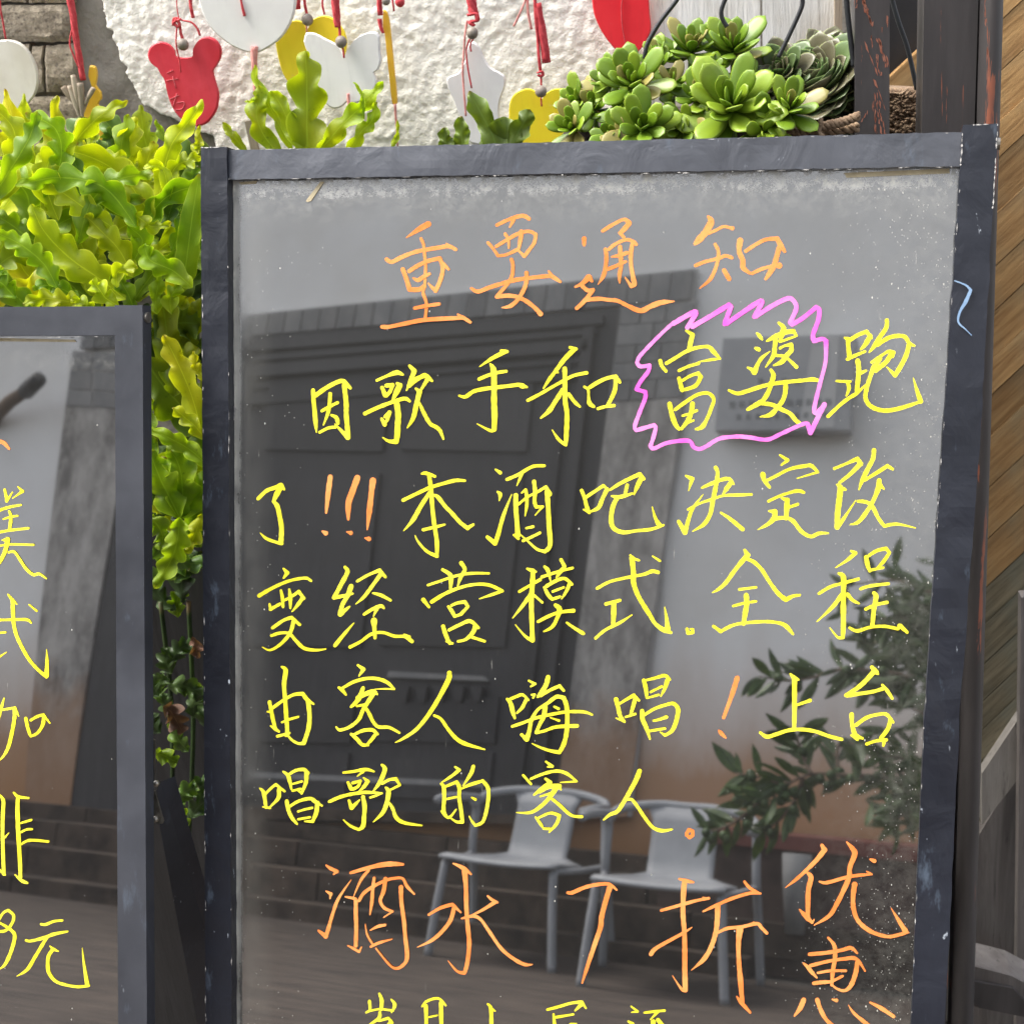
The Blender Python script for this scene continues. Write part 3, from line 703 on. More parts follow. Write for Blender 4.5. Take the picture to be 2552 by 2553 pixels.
T_('K','y','全',"215,930,28 245,980,50 190,1040,45 110,1140,42 30,1250,38 -40,1310,30 -95,1340,10;250,1020,35 310,1050,38 380,1120,38 450,1230,38 530,1340,40 610,1410,45 680,1375,35 745,1365,25;165,1310,28 325,1290,25;230,1365,50 235,1450,50 220,1540,48 205,1640,42;105,1470,25 220,1440,28 325,1425,25;-85,1665,28 -15,1715,35 90,1660,32 200,1635,32 400,1620,32 530,1630,32 610,1660,42 680,1740,25")
T_('K','y','程',"1240,940,25 1280,960,40 1200,1030,32 1090,1100,10;1120,1155,25 1165,1190,50 1165,1350,50 1165,1500,50 1165,1650,50 1160,1770,40 1110,1770,25 1035,1680,10;930,1350,30 1040,1285,32 1160,1250,30 1310,1210,32;1150,1360,42 1060,1480,38 910,1620,10;1205,1355,35 1250,1410,35 1315,1445,20;1385,1000,40 1400,1080,42 1420,1130,32;1390,1000,25 1480,940,35 1575,915,35 1610,955,30 1560,1030,35 1500,1100,30;1420,1125,28 1550,1100,25;1330,1305,30 1430,1275,30 1600,1255,30;1460,1345,35 1480,1380,48 1460,1500,45 1445,1650,42;1380,1500,30 1470,1460,30 1585,1435,32;1225,1680,25 1300,1710,32 1420,1675,30 1560,1665,30 1690,1690,32 1720,1655,25 1780,1720,25;1705,1660,38 1780,1725,25")
T_('L','y','由',"315,85,18 355,120,45 340,250,42 350,400,42 360,550,42 370,700,40 360,745,35;200,425,35 215,500,38 235,600,38 260,690,32;180,518,18 210,520,30;210,655,15 250,680,35 290,710,22;225,485,32 330,410,32 430,355,32 520,345,35 560,400,40 625,445,18;570,420,42 585,550,42 575,680,42 530,820,42 480,825,28 420,795,25 370,740,20;320,620,20 380,595,25 475,568,22;275,755,30 390,725,25")
T_('L','y','客',"1050,70,22 1105,110,40 1060,175,14;865,285,22 900,310,38 935,355,20;905,290,28 1000,235,32 1120,200,32 1230,200,34 1330,235,34 1400,300,20 1300,298,15 1210,302,6;1100,290,35 1070,370,45 1030,430,45 985,470,25;1050,385,45 1130,345,45 1200,325,48 1235,350,20;1200,345,45 1150,420,40 1100,500,38 1060,590,36 980,660,32 880,695,28 840,665,15;1040,465,22 1140,445,25;1120,470,25 1160,540,35 1200,620,35 1250,665,32 1350,670,30 1450,722,20;985,735,25 1040,780,35 1090,835,35 1150,840,22;1010,740,28 1100,700,32 1190,695,35 1240,735,25;1220,735,35 1180,790,35 1130,840,20")
T_('M','y','人',"270,145,42 265,200,48 200,330,42 120,470,40 30,600,38 -60,700,35 -180,780,25 -250,815,8;125,555,25 190,590,28 260,690,32 340,780,38 430,830,38 610,882,14")
T_('M','y','嗨',"825,395,22 860,440,40 880,520,40 900,580,25;850,400,28 920,370,30 975,355,28 1030,405,22;1010,400,32 970,480,32 920,530,20;1035,220,20 1095,250,25 1055,275,18;1060,355,18 1090,355,25 1075,385,18;1220,185,45 1200,260,45 1150,340,42 1120,375,25;1150,365,30 1240,310,30 1330,270,32 1370,315,28;965,740,30 1015,785,48 1040,700,38 1060,600,38 1120,500,30 1210,440,35 1300,375,38 1370,385,38 1395,450,42 1405,560,42 1400,700,42 1375,820,42 1330,910,38 1240,895,28 1150,865,22 1065,825,8;1190,480,50 1180,560,45 1140,640,36 1105,720,32 1180,705,28 1300,665,30 1500,655,38;875,660,28 980,625,30 1100,580,30 1250,545,30 1400,520,30 1560,520,30 1645,548,18;1280,470,20 1320,490,28;1240,575,10 1325,605,24")
T_('N','y','唱',"330,400,42 350,480,40 370,560,40 410,615,24;330,580,15 410,612,25;365,440,24 430,400,30 500,360,36 550,410,22;515,390,42 490,480,38 465,560,22;420,570,22 515,540,26;595,215,36 615,290,42 625,385,22;600,220,20 700,195,30 800,170,32 850,210,20;825,210,42 800,290,38 760,370,14;660,330,24 770,275,24;635,385,20 740,355,24;580,510,42 585,590,44 620,670,42 655,780,18;600,550,30 700,490,32 800,455,32 880,440,36 925,490,42 920,560,42 895,650,42 860,710,38 800,745,30 755,715,12;690,605,24 740,595,26 815,570,34;650,705,26 800,680,26")
T_('N','o','!',"1495,195,52 1450,340,45 1365,575,38;1320,700,20 1345,730,42 1385,770,18")
T_('O','y','上',"655,155,18 695,195,45 735,210,18;695,200,50 695,350,48 695,500,45 692,665,38;715,455,25 845,410,35;365,720,25 430,760,38 520,735,36 650,695,35 780,690,35 900,710,34 1030,755,34 1150,785,30")
T_('O','y','台',"1440,90,35 1480,135,50 1500,155,20;1460,130,45 1380,220,45 1300,290,42 1190,360,38;1200,365,38 1320,345,36 1450,325,34 1550,295,34;1540,260,25 1590,320,38 1635,390,28;1245,545,42 1250,640,40 1280,740,44 1350,775,24;1240,745,18 1300,785,30;1290,645,38 1390,575,36 1500,545,32 1580,545,34 1645,620,28;1620,590,42 1595,680,40 1530,770,38;1390,830,30 1480,800,30 1580,790,34;1560,795,40 1550,845,26")
T_('L','y','唱',"105,1255,14 140,1290,38 155,1360,38 165,1440,32;135,1435,15 205,1445,24;160,1310,28 220,1250,28 260,1220,30 345,1285,22;290,1270,42 285,1350,38 210,1430,18;330,1095,18 375,1130,38 395,1190,36 410,1265,18;385,1125,26 450,1085,30 530,1075,32 570,1110,32;555,1100,42 550,1200,38 510,1300,26;420,1215,20 510,1190,24;420,1280,24 500,1262,24;480,1280,20 510,1305,22;365,1380,38 380,1460,38 415,1540,36 465,1600,20;395,1430,28 480,1380,30 590,1355,34 640,1385,36 705,1425,16;660,1400,45 650,1490,42 615,1575,32 540,1575,16;475,1480,22 540,1460,22 610,1445,22;475,1555,22 590,1535,22")
T_('L','y','歌',"910,1105,20 1000,1095,28 1130,1075,34 1205,1095,16;1100,1095,28 1045,1140,10;955,1200,25 985,1260,42;1000,1205,28 1075,1185,26 1050,1240,28 1000,1265,30;1105,1155,14 1145,1190,38 1105,1245,32 1060,1285,12;775,1385,30 880,1340,34 1000,1310,32 1130,1295,32 1280,1305,20;1170,1345,22 1230,1325,22 1280,1305,12;1100,1340,38 1115,1430,42 1110,1530,40 1100,1620,42 1060,1655,26 980,1620,24 910,1560,10;965,1375,26 990,1445,42 1065,1370,16;1280,1030,22 1310,1070,42 1280,1160,42 1240,1230,34 1200,1280,12;1285,1210,28 1350,1175,28 1415,1165,32 1455,1225,22 1365,1270,22;1320,1250,24 1345,1290,44 1330,1390,42 1290,1490,38 1200,1580,10;1345,1390,22 1385,1450,32 1420,1540,36 1500,1590,32 1665,1615,14")
T_('M','y','的',"325,1050,18 365,1080,32 290,1140,30 195,1200,10;185,1212,14 215,1240,38 220,1350,36 215,1460,36 240,1530,26;190,1475,14 240,1530,28 280,1530,26 335,1460,14;230,1240,25 340,1195,32 365,1250,38 365,1350,36 385,1480,36 395,1580,36 340,1580,24 285,1545,14;240,1360,22 335,1340,22;500,1045,36 480,1110,38 400,1235,10;390,1260,18 460,1225,30 590,1185,32 640,1250,36 645,1350,34 625,1480,34 590,1580,32 520,1615,28 485,1570,20 460,1525,8;485,1345,14 520,1365,26")
T_('M','y','客',"1200,1000,20 1260,1045,32 1215,1050,14;980,1130,24 1055,1215,22;1055,1165,26 1180,1115,30 1300,1090,30 1400,1115,32 1495,1190,20 1340,1200,10;1195,1165,24 1240,1200,40 1160,1260,40 1085,1320,20;1140,1290,35 1230,1240,45 1330,1235,45;1345,1270,16 1320,1240,40;1300,1250,50 1230,1350,42 1150,1430,38 1050,1490,28 915,1490,10;1145,1335,16 1260,1300,26;1245,1350,26 1320,1410,32 1440,1515,28 1545,1530,26;1100,1535,18 1140,1590,32 1170,1635,18;1130,1540,24 1240,1495,28 1330,1520,32 1300,1600,36 1230,1680,14;1175,1645,22 1250,1650,26")
T_('N','y','人',"555,1090,48 520,1180,45 460,1290,42 390,1410,42 340,1480,38 270,1510,32 210,1560,16;430,1370,20 480,1365,30 540,1440,32 600,1530,32 680,1630,34 770,1665,36 870,1652,16")
T_('N','o','。',"1010,1690,36 1030,1655,36 1065,1670,36 1065,1710,36 1035,1730,36 1008,1705,36")
T_('P','o','酒',"140,245,18 190,280,38 255,310,38 220,340,18;140,520,18 190,550,38 180,600,14;60,940,24 135,1000,50 160,930,42 210,760,36 270,600,34 405,400,8;400,325,32 520,290,38 700,245,50 830,230,55 955,235,28;590,300,32 510,400,32 430,580,8;345,580,18 440,600,34 455,630,40 455,760,44 460,900,44 455,1100,40;370,1100,14 430,1130,28 490,1165,26 515,1115,14;490,620,32 540,540,36 640,470,36 760,410,34 850,385,32 950,385,28 1000,470,34 1075,550,20;650,380,30 635,500,36 625,640,36 605,770,14;770,390,45 750,520,45 715,620,36 760,700,36 845,735,24 750,800,12;935,480,50 940,640,42 965,820,42 980,1000,42 1000,1230,44 940,1320,34 870,1340,28 800,1290,24 670,1130,18;555,870,6 575,980,22 630,1080,22;610,935,14 690,895,34 765,880,28;615,1110,26 700,1070,32 840,1030,12")
T_('P','o','水',"1490,225,18 1560,255,40 1620,290,45 1680,340,20;1610,290,60 1625,480,46 1630,700,46 1645,900,46 1660,1080,46 1640,1280,46 1610,1390,38 1530,1370,26 1435,1260,8;1230,770,28 1350,700,34 1480,660,38 1570,745,20;1500,690,45 1460,830,45 1360,960,42 1250,1050,34 1110,1115,8;1855,570,20 1900,610,36 1960,640,24;1930,640,42 1800,720,30 1700,770,20;1580,810,20 1700,785,36 1780,820,34 1860,930,36 2000,1130,36 2140,1245,38 2250,1300,36 2330,1300,12")
T_('Q','o','7',"1000,535,30 1050,535,42 1180,480,42 1310,450,40 1440,445,36 1520,505,22;1450,470,60 1400,640,52 1360,800,55 1350,900,52 1290,1080,50 1220,1290,45 1155,1495,20")
T_('R','o','折',"565,390,22 640,410,40 715,425,26;620,430,55 610,560,55 605,750,52 620,950,52 625,1150,54 625,1350,54 630,1570,52 590,1560,30 495,1420,8;375,725,32 570,670,36 750,620,34 880,595,32;815,585,12 870,600,30;265,1190,45 330,1120,42 600,970,34 700,905,10;820,735,20 960,670,36 1120,600,38 1320,540,38 1430,545,24;1260,420,28 1320,490,36 1430,545,18;975,680,60 970,820,54 955,950,54 910,1100,50 830,1240,48 695,1360,8;985,955,30 1080,915,36 1230,900,36 1390,865,38 1440,910,36 1495,965,34;1350,848,10 1390,865,30;1210,920,75 1195,1080,52 1200,1280,52 1215,1450,54 1235,1700,52;1175,1640,14 1230,1710,46 1320,1810,24")
T_('S','o','优',"650,210,32 675,255,52 600,350,46 500,450,38 400,540,32 300,618,8;510,475,28 545,520,48 520,640,48 515,800,45 515,890,42;435,830,14 500,900,50 555,955,26 575,925,12;625,560,18 700,570,36 880,520,34 1000,500,34 1130,490,18;1080,462,12 1130,490,22;890,180,16 950,250,48 965,300,52 920,420,46 910,520,48 860,640,46 790,780,42 720,890,40 575,980,10;1115,345,20 1155,362,42;965,590,55 950,700,46 955,820,44 1000,940,42 1120,1040,40 1280,1090,34 1400,1070,34 1480,1050,20;1315,815,6 1380,920,32 1455,1040,55")
T_('S','o','惠',"710,1100,22 770,1180,38 775,1300,42 755,1420,42 745,1555,32;530,1260,35 700,1245,38 840,1220,36 930,1200,38 990,1250,20;470,1345,14 510,1380,36 550,1430,40 600,1485,18;540,1370,34 700,1330,34 860,1305,34 980,1305,36 1065,1420,18;990,1340,46 975,1440,46 930,1560,46 870,1610,32 800,1595,24 740,1550,16;610,1440,24 730,1420,28 880,1420,24;850,1470,24 770,1510,28;570,1540,34 660,1530,38 750,1525,28;475,1700,50 440,1780,50 385,1855,18;605,1700,42 640,1800,42 700,1900,38 800,1980,34;750,1695,16 790,1705,34;905,1750,6 960,1830,28 1080,1931,38 1160,2000,40;1115,1725,20 1220,1780,40 1340,1860,34")
T_('P','y','岁',"600,1690,34 605,1780,30 565,1810,22;705,1610,24 730,1680,42 725,1780,30;570,1805,20 700,1775,22 850,1790,26;830,1670,16 870,1730,38 835,1810,14;710,1810,28 700,1870,38 600,1940,18;700,1900,26 800,1870,30 845,1920,22;830,1900,35 760,2000,35")
T_('P','y','月',"1160,1745,20 1210,1690,26 1330,1660,28 1410,1735,22;1200,1740,40 1205,2000,40;1360,1710,45 1365,2000,42;1235,1860,22 1320,1840,18")
T_('Q','y','小',"150,1720,20 185,1770,38 190,1980,42;190,1770,30 230,1795,14")
T_('Q','y','居',"785,1780,26 900,1750,32 1040,1710,32 1150,1700,36 1195,1765,18;1150,1720,50 1080,1790,18;850,1830,22 865,1980,48;880,1860,28 1060,1830,24;1030,1935,30 1090,1935,24")
T_('R','y','酒',"55,1745,16 125,1800,24 60,1808,14;195,1812,22 300,1800,28 410,1790,26;340,1800,36 260,1885,12;25,1905,22 70,1930,34;290,1910,50 280,1980,40;340,1890,40 400,1960,40")
for crop, col, ch, txt in TXT:
    glyph(board, 'punctuation_mark' if ch in '!。' else 'written_character', crop, col, txt, PD, OFF, 
          label='%s handwritten %s' % ({'y': 'yellow', 'o': 'orange'}[col], {'!': 'exclamation mark', '。': 'full stop'}.get(ch, 'character ' + ch)))
CLOUD = "460,320 360,410 230,540 130,650 105,710 140,745,40 225,735 215,790 140,890 100,965,40 185,990 185,1050 130,1190 85,1320 100,1360 270,1310 285,1340 260,1440 235,1510 270,1535 400,1480 600,1460 650,1520 710,1540 780,1510 900,1440 1070,1420 1200,1430 1360,1450 1500,1390 1700,1300 1750,1300 1775,1385,48 1850,1230 1910,1110;1910,1110,35 1830,1200,40 1810,1170 1830,1060 1870,900 1920,700 1925,500,45 1890,480 1810,500 1800,440 1850,300 1860,200 1830,175 1700,280 1600,340 1580,320 1640,180 1600,100 1540,95 1400,165 1255,260;1235,265,48 1310,130 1280,120 1100,240 970,330;950,335,48 1010,170 990,150 830,250 640,360;590,370,48 670,240 660,215 560,270 460,330"
glyph(board, 'scribbled_outline', 'F', 'p', CLOUD, PD, OFF - .0012, label='jagged pink outline drawn round two yellow characters')
glyph(board, 'chalk_squiggle', 'X', 'b', "1455,825,8 1530,855,12 1565,890,22 1530,970,26 1490,1040,16 1480,1110,14 1530,1160,8 1570,1200,5", PD, -.0032, label='light blue chalk squiggle')

# ------------------------------------------------------------------ the lower board at the left
d2 = BD * .955
board2 = empty('menu_board', V((-.62, 1.15, 0)), label='lower dark menu board at the left edge with a yellow handwritten price', cat='menu board')
panel(board2, [(-900, 845), (300, 828), (306, 2700), (-900, 2700)], d2, OFF, glass_mat('black_glass', 9.0, 1.1, .4))
mb = MB(); quadgrid(mb, bq([(286, 760), (355, 760), (367, 2700), (295, 2700)], d2, 0), 3, 40, .00012, 21, fb * .55); mb.build('frame_stile', M['frame_smooth'], board2)
mb = MB(); quadgrid(mb, bq([(-900, 768), (288, 763), (288, 835), (-900, 843)], d2, .002), 30, 3, .00012, 22, fb * .8); mb.build('frame_rail', M['frame_smooth'], board2)
chips([(0, 841), (284, 837)], d2, .0008, board2, 12, 1.6, .15)
mb = MB(); mb.prism(bq([(-40, 841), (185, 846), (190, 852), (-40, 850)], d2, OFF - .0008), BN * .0004); mb.build('masking_tape', M['tape'], board2)
mb = MB(); c = onb(355.5, 790, 0, d2) + BN * .0075; mb.tube([c, c + HB * .0022], .0052, 14); mb.hexa([c + HB * .0023 + BN * -.004 + VB * -.0007, c + HB * .0023 + BN * .004 + VB * -.0007, c + HB * .0023 + BN * .004 + VB * .0007, c + HB * .0023 + BN * -.004 + VB * .0007], HB * .0004)
mb.build('screw', M['steel'], board2)
for crop, col, nm, txt in [
 ('T','o','乐',"0,290,50 50,310,50 110,380,30"),
 ('T','y','美',"55,870,34 75,960,40 80,1010,36 150,900,16;215,835,16 270,890,40 150,975,12;-30,1130,35 60,1095,36 160,1070,34 250,1055,28;110,1130,30 130,1200,42 115,1350,40;40,1225,20 120,1200,28 210,1185,26;-20,1385,32 120,1360,34 340,1335,32;25,1480,16 90,1470,60 70,1580,52 20,1700,46 -60,1820,36;-20,1550,26 120,1530,28 400,1535,28;105,1625,30 170,1620,34 230,1700,36 310,1820,38 400,1895,38 470,1885,34 555,1940,18"),
 ('U','y','式',"95,200,18 150,270,42 205,320,14;150,280,45 155,400,50 165,560,50 200,700,46 270,850,44 360,1000,42 460,1110,42 560,1195,40;560,865,8 565,1000,38 560,1180,55;-20,510,32 150,505,34 320,505,36 375,545,24;350,325,20 440,400,26;-20,665,30 65,658,28;-20,960,32 80,895,10"),
 ('U','y','咖',"50,1450,16 20,1550,38 -20,1700,38;30,1590,28 180,1565,34 225,1665,16;180,1590,52 170,1720,46 140,1880,44 100,2040,42 40,2150,30 -10,2200,14;310,1695,42 330,1790,42 360,1890,36;370,1715,34 450,1670,34 520,1650,36 600,1750,18;530,1680,50 510,1780,42 450,1870,36 370,1910,30"),
 ('V','y','啡',"0,590,20 40,660,46 35,800,46 30,1000,42 35,1250,46 45,1540,46;-10,1490,30 60,1550,26;60,1100,24 105,1045,10;165,560,26 220,610,40 345,625,22;215,620,48 210,750,50 215,950,50 225,1150,50 240,1400,50 245,1580,44;180,1550,16 260,1620,40 330,1650,26;255,925,28 375,890,28;255,1035,26 320,1005,28 385,1000,26;250,1185,24 330,1140,32 430,1135,34 580,1150,26"),
 ('W','y','8',"-20,520,34 40,420,34 110,380,38 180,440,42 180,520,42 130,610,42 70,660,42 10,670,40;-20,545,30 80,600,36 150,650,42 200,720,48 180,850,50 120,1020,50 60,1130,40 -10,1185,14"),
 ('W','y','元',"560,570,32 620,575,38 740,530,36 850,520,32;355,790,34 420,800,38 600,755,44 740,705,48 920,670,28;640,750,44 560,880,46 470,1030,48 370,1190,46 230,1280,10;680,870,18 735,915,40 795,940,18;715,920,55 660,1010,50 650,1130,50 670,1240,48 760,1350,44 900,1400,38 1060,1425,38 1210,1410,36;1120,895,6 1145,1120,36 1190,1400,65")]:
    glyph(board2, 'written_character', crop, col, txt, d2, OFF, label='%s handwritten mark %s' % ({'y': 'yellow', 'o': 'orange'}[col], nm), scale=1.0)
# folding stay of the left board: hinge and dark rear leg
a1, a2 = onb(385, 1948, .03, d2), onb(402, 1948, .03, d2)
mb = MB(); mb.hexa([onb(384, 1985, .04, d2), onb(402, 1948, .04, d2), onb(560, 2480, .30, d2), onb(500, 2600, .30, d2)], BN * .02 + HB * .004); mb.build('rear_leg', M['frame_smooth'], board2)
mb = MB(); mb.prism(bq([(379, 1842), (386, 1846), (385, 1948), (379, 1960)], d2, .03), BN * .002)
mb.prism(bq([(381, 1972), (385, 1972), (407, 2046), (404, 2054), (381, 2052)], d2, .03), BN * .002); mb.build('hinge_plate', M['steel'], board2)
mb = MB()
for x, y, r in ((390, 1953, .0035), (388, 2042, .0036)): mb.ball(onb(x, y, .026, d2), r, n=12)
mb.build('hinge_rivet', M['steel'], board2, smooth=True)

# ------------------------------------------------------------------ display wall behind the boards
YW1 = 1.74
def cpx(crop, pts):
    """coordinates read in an enlarged view -> photo pixels"""
    x0, y0, s = {'a': (0, 0, 3.017), 'b': (500, 0, 3.017), 'c': (1000, 0, 3.017), 'd': (1360, 0, 3.017), 'e': (1912, 0, 3.017), 'f': (0, 200, 3.017), 'g': (0, 750, 2.415), 'h': (0, 1500, 1.835), 'k': (1800, 1800, 2.565)}[crop]
    return [(x0 + p[0] / s, y0 + p[1] / s) + tuple(p[2:]) for p in pts]
PXM = lambda Y: (ray(1000, 200) * (Y / ray(1000, 200).y)).length / FPX     # metres per photo pixel at depth Y (about)

wall = empty('display_wall', V((0, YW1, 0)), label='rough white stucco wall with grey bricks showing at its upper left', cat='wall')
edge = cpx('a', [(755, -60), (775, 20), (800, 130), (800, 210), (850, 225), (855, 300), (890, 350), (905, 450), (970, 505), (950, 545), (985, 600), (1030, 690), (1075, 780), (1140, 800), (1200, 850), (1300, 880), (1420, 960), (1600, 1010), (1650, 1180), (1660, 1400)])
def xb(y):
    for (x0, y0), (x1, y1) in zip(edge, edge[1:]):
        if y0 <= y <= y1: return x0 + (x1 - x0) * (y - y0) / (y1 - y0)
    return edge[-1][0] if y > edge[-1][1] else edge[0][0]
mb = MB(); idx = {}
st = 4.5
ny = int(560 / st); nx = int(1480 / st)
for j in range(ny + 1):
    y = -60 + j * st
    for i in range(nx + 1):
        x = 180 + i * st
        b = xb(y) + noise.noise(V((y * .06, 3, 0))) * 5 + noise.noise(V((y * .21, 7, 0))) * 3
        if x < b - st * .9: continue
        xx = max(x, b)
        p = at(xx, y, YW1)
        h = noise.noise(p * 75 + V((0, 0, noise.noise(p * 30) * 2))) * .0017 + noise.noise(p * 160 + V((4, 0, 0))) * .0008 + noise.noise(p * 9) * .002
        h += .010 * min(1, (xx - b) / 9)
        idx[(i, j)] = len(mb.v); mb.v.append(p + V((0, -h, 0))); mb.uv.append((0, 0))
for j in range(ny):
    for i in range(nx):
        k = [(i, j), (i, j + 1), (i + 1, j + 1), (i + 1, j)]
        if all(q in idx for q in k): mb.f.append(tuple(idx[q] for q in k))
mb.build('stucco', M['stucco'], wall, smooth=True)
# cement layer behind
mb = MB()
q = [at(-500, -200, YW1 + .006), at(1700, -200, YW1 + .006), at(1700, 620, YW1 + .006), at(-500, 620, YW1 + .006)]
n1, n2 = 150, 60
for j in range(n2 + 1):
    for i in range(n1 + 1):
        u, v = i / n1, j / n2
        p = (q[0] * (1 - u) + q[1] * u) * (1 - v) + (q[3] * (1 - u) + q[2] * u) * v
        mb.v.append(p + V((0, noise.noise(p * 22) * .006, 0))); mb.uv.append((0, 0))
for j in range(n2):
    for i in range(n1):
        a = j * (n1 + 1) + i; mb.f.append((a, a + n1 + 1, a + n1 + 2, a + 1))
mb.build('cement_render', M['mortar'], wall, smooth=True)
mb = MB(); mb.hexa([at(-700, -300, YW1 + .03), at(2150, -300, YW1 + .03), V((.35, YW1 + .03, 0)), V((-1.6, YW1 + .03, 0))], V((0, .12, 0))); mb.build('masonry_core', M['mortar'], wall)
# bricks
def brick(px, seed):
    q = [at(x, y, YW1 - .012) for x, y in px]; mb = MB(); nx, ny = 12, 6; rnd = random.Random(seed)
    for j in range(ny + 1):
        for i in range(nx + 1):
            u, v = i / nx, j / ny
            p = (q[0] * (1 - u) + q[1] * u) * (1 - v) + (q[3] * (1 - u) + q[2] * u) * v
            e = min(i, nx - i, 1) and min(j, ny - j, 1)
            p = p + V((noise.noise(p * 60) * .002, -noise.noise(p * 50 + V((seed, 0, 0))) * .003 + (0 if e else .003), noise.noise(p * 70 + V((0, 5, 0))) * .002))
            mb.v.append(p); mb.uv.append((u, v))
    for j in range(ny):
        for i in range(nx):
            a = j * (nx + 1) + i; mb.f.append((a, a + nx + 1, a + nx + 2, a + 1))
    W1 = nx + 1
    ring = list(range(nx + 1)) + [j * W1 + nx for j in range(1, ny + 1)] + [ny * W1 + i for i in range(nx - 1, -1, -1)] + [j * W1 for j in range(ny - 1, 0, -1)]
    k = len(mb.v)
    for r in ring: mb.v.append(mb.v[r] + V((0, .03, 0))); mb.uv.append((0, 0))
    for i in range(len(ring)): mb.f.append((ring[i], ring[(i + 1) % len(ring)], k + (i + 1) % len(ring), k + i))
    mb.build('brick', M['brick'], wall, smooth=False)
for i, px in enumerate([
    [(-90, -60), (58, -62), (60, 6), (-90, 4)], [(66, -62), (190, -62), (178, 6), (68, 6)],
    [(-20, 14), (172, 10), (176, 103), (-20, 104)], [(-130, 14), (-28, 14), (-28, 104), (-130, 104)],
    [(-60, 112), (70, 110), (72, 230), (-60, 232)], [(78, 114), (104, 113), (106, 228), (78, 230)], [(110, 112), (182, 110), (196, 232), (112, 229)],
    [(-100, 240), (20, 240), (20, 345), (-100, 345)], [(28, 240), (206, 242), (226, 340), (28, 345)],
    [(-40, 354), (108, 353), (110, 440), (-40, 440)], [(116, 352), (250, 350), (270, 440), (118, 440)],
    [(-60, 450), (60, 450), (60, 540), (-60, 540)], [(68, 450), (290, 450), (300, 540), (68, 540)], [(-60, 548), (140, 548), (140, 640), (-60, 640)], [(148, 548), (330, 548), (330, 640), (148, 640)]]):
    brick(px, i)

# whitewashed boards
ww = empty('whitewashed_panel', V((.1, 1.69, 0)), label='weathered whitewashed wooden boards standing behind the succulents', cat='wooden panel')
for px in ([(1612, -120), (1893, -120), (1897, 420), (1622, 420)], [(1899, -120), (2080, -120), (2080, 420), (1902, 420)]):
    mb = MB(); mb.hexa([at(x, y, 1.68) for x, y in px], V((0, .02, 0))); mb.build('board', M['whitewood'], ww)
mb = MB(); mb.hexa([at(x, y, 1.665) for x, y in [(2080, -120), (2099, -120), (2099, 420), (2081, 420)]], V((0, .04, 0))); mb.build('edge_batten', M['tanwood'], ww)

# diagonal plank wall
pw = empty('plank_wall', V((.35, 1.93, 0)), label='wall clad with diagonal golden brown planks at the right edge', cat='plank wall')
mb = MB(); mb.hexa([at(x, y, 1.965) for x, y in [(2020, -300), (2900, -300), (2900, 2900), (2020, 2900)]], V((0, .05, 0))); mb.build('backing', M['dark'], pw)
sld = .93
rnd = random.Random(5)
c = -120.0
while c < 2500:
    wd = rnd.uniform(88, 135) if c < 1500 else rnd.uniform(62, 90)
    # plank band: y = c' - sld*(x-2552)
    x0, x1 = 2010, 2760
    q = [(x0, c + sld * (2552 - x0)), (x1, c + sld * (2552 - x1)), (x1, c + wd - 3 + sld * (2552 - x1)), (x0, c + wd - 3 + sld * (2552 - x0))]
    dep = 1.94 + rnd.uniform(-.003, .003)
    P = [at(x, y, dep) for x, y in q]
    ctr = sum(P, V()) / 4
    d_ = (P[1] - P[0]).normalized(); ang = math.atan2(d_.z, d_.x)
    R = Matrix.Rotation(ang, 4, 'Y').inverted()
    R = Matrix.Rotation(-ang, 4, 'Y')
    Ri = R.inverted()
    mbp = MB(); loc = [Ri @ (p - ctr) for p in P]
    mbp.hexa(loc, Ri @ V((0, .02, 0)))
    o = mesh('plank', mbp.v, mbp.f, M['plank'] if c < 1350 else M['plank2'])
    o.parent = pw; o.matrix_local = Matrix.Translation(ctr - pw.location) @ R
    c += wd

# dark painted posts
def post(label, faces, Y, dep, extra=None, z=None):
    e = empty('wooden_post', at((faces[0][0][0] + faces[0][1][0]) / 2, 300, Y) * V((1, 1, 0)) if False else V((at(faces[0][0][0], 300, Y).x, Y, 0)), label=label, cat='post', group='dark wooden posts beside the hanging baskets')
    return e
def vbar(parent, name, mat, tl, tr, br, bl, Y, dep, bev=0):
    mb = MB(); q = [at(*p, Y) for p in (tl, tr, br, bl)]
    if not bev: mb.hexa(q, V((0, dep, 0)))
    else:
        # rounded moulding: half-round section between left and right edges
        n = 10; base = 0
        for (a, b) in ((q[0], q[1]), (q[3], q[2])):
            for k in range(n + 1):
                t = math.pi * k / n
                u = .5 - .5 * math.cos(t)
                mb.v.append(a + (b - a) * u + V((0, dep * (1 - math.sin(t)) , 0))); mb.uv.append((0, 0))
        for k in range(n): mb.f.append((k, k + n + 1, k + n + 2, k + 1))
    return mb.build(name, mat, parent, smooth=bool(bev))
p1 = post('narrow dark wooden post with long reddish scratches, left of the hanging rope basket', [((2131, 0), (2218, 0))], 1.42, .03)
vbar(p1, 'shaft', M['post'], (2131, -150), (2218, -150), (2216, 480), (2130, 480), 1.42, .045)
p2 = post('wide dark wooden post with rounded right edge, running down behind the large board', [((2305, 0), (2442, 0))], 1.42, .03)
vbar(p2, 'shaft', M['post'], (2306, -150), (2443, -150), (2352, 2750), (2250, 2750), 1.42, .05)
vbar(p2, 'edge_moulding', M['post'], (2447, -150), (2519, -150), (2430, 2750), (2366, 2750), 1.405, .035, bev=1)

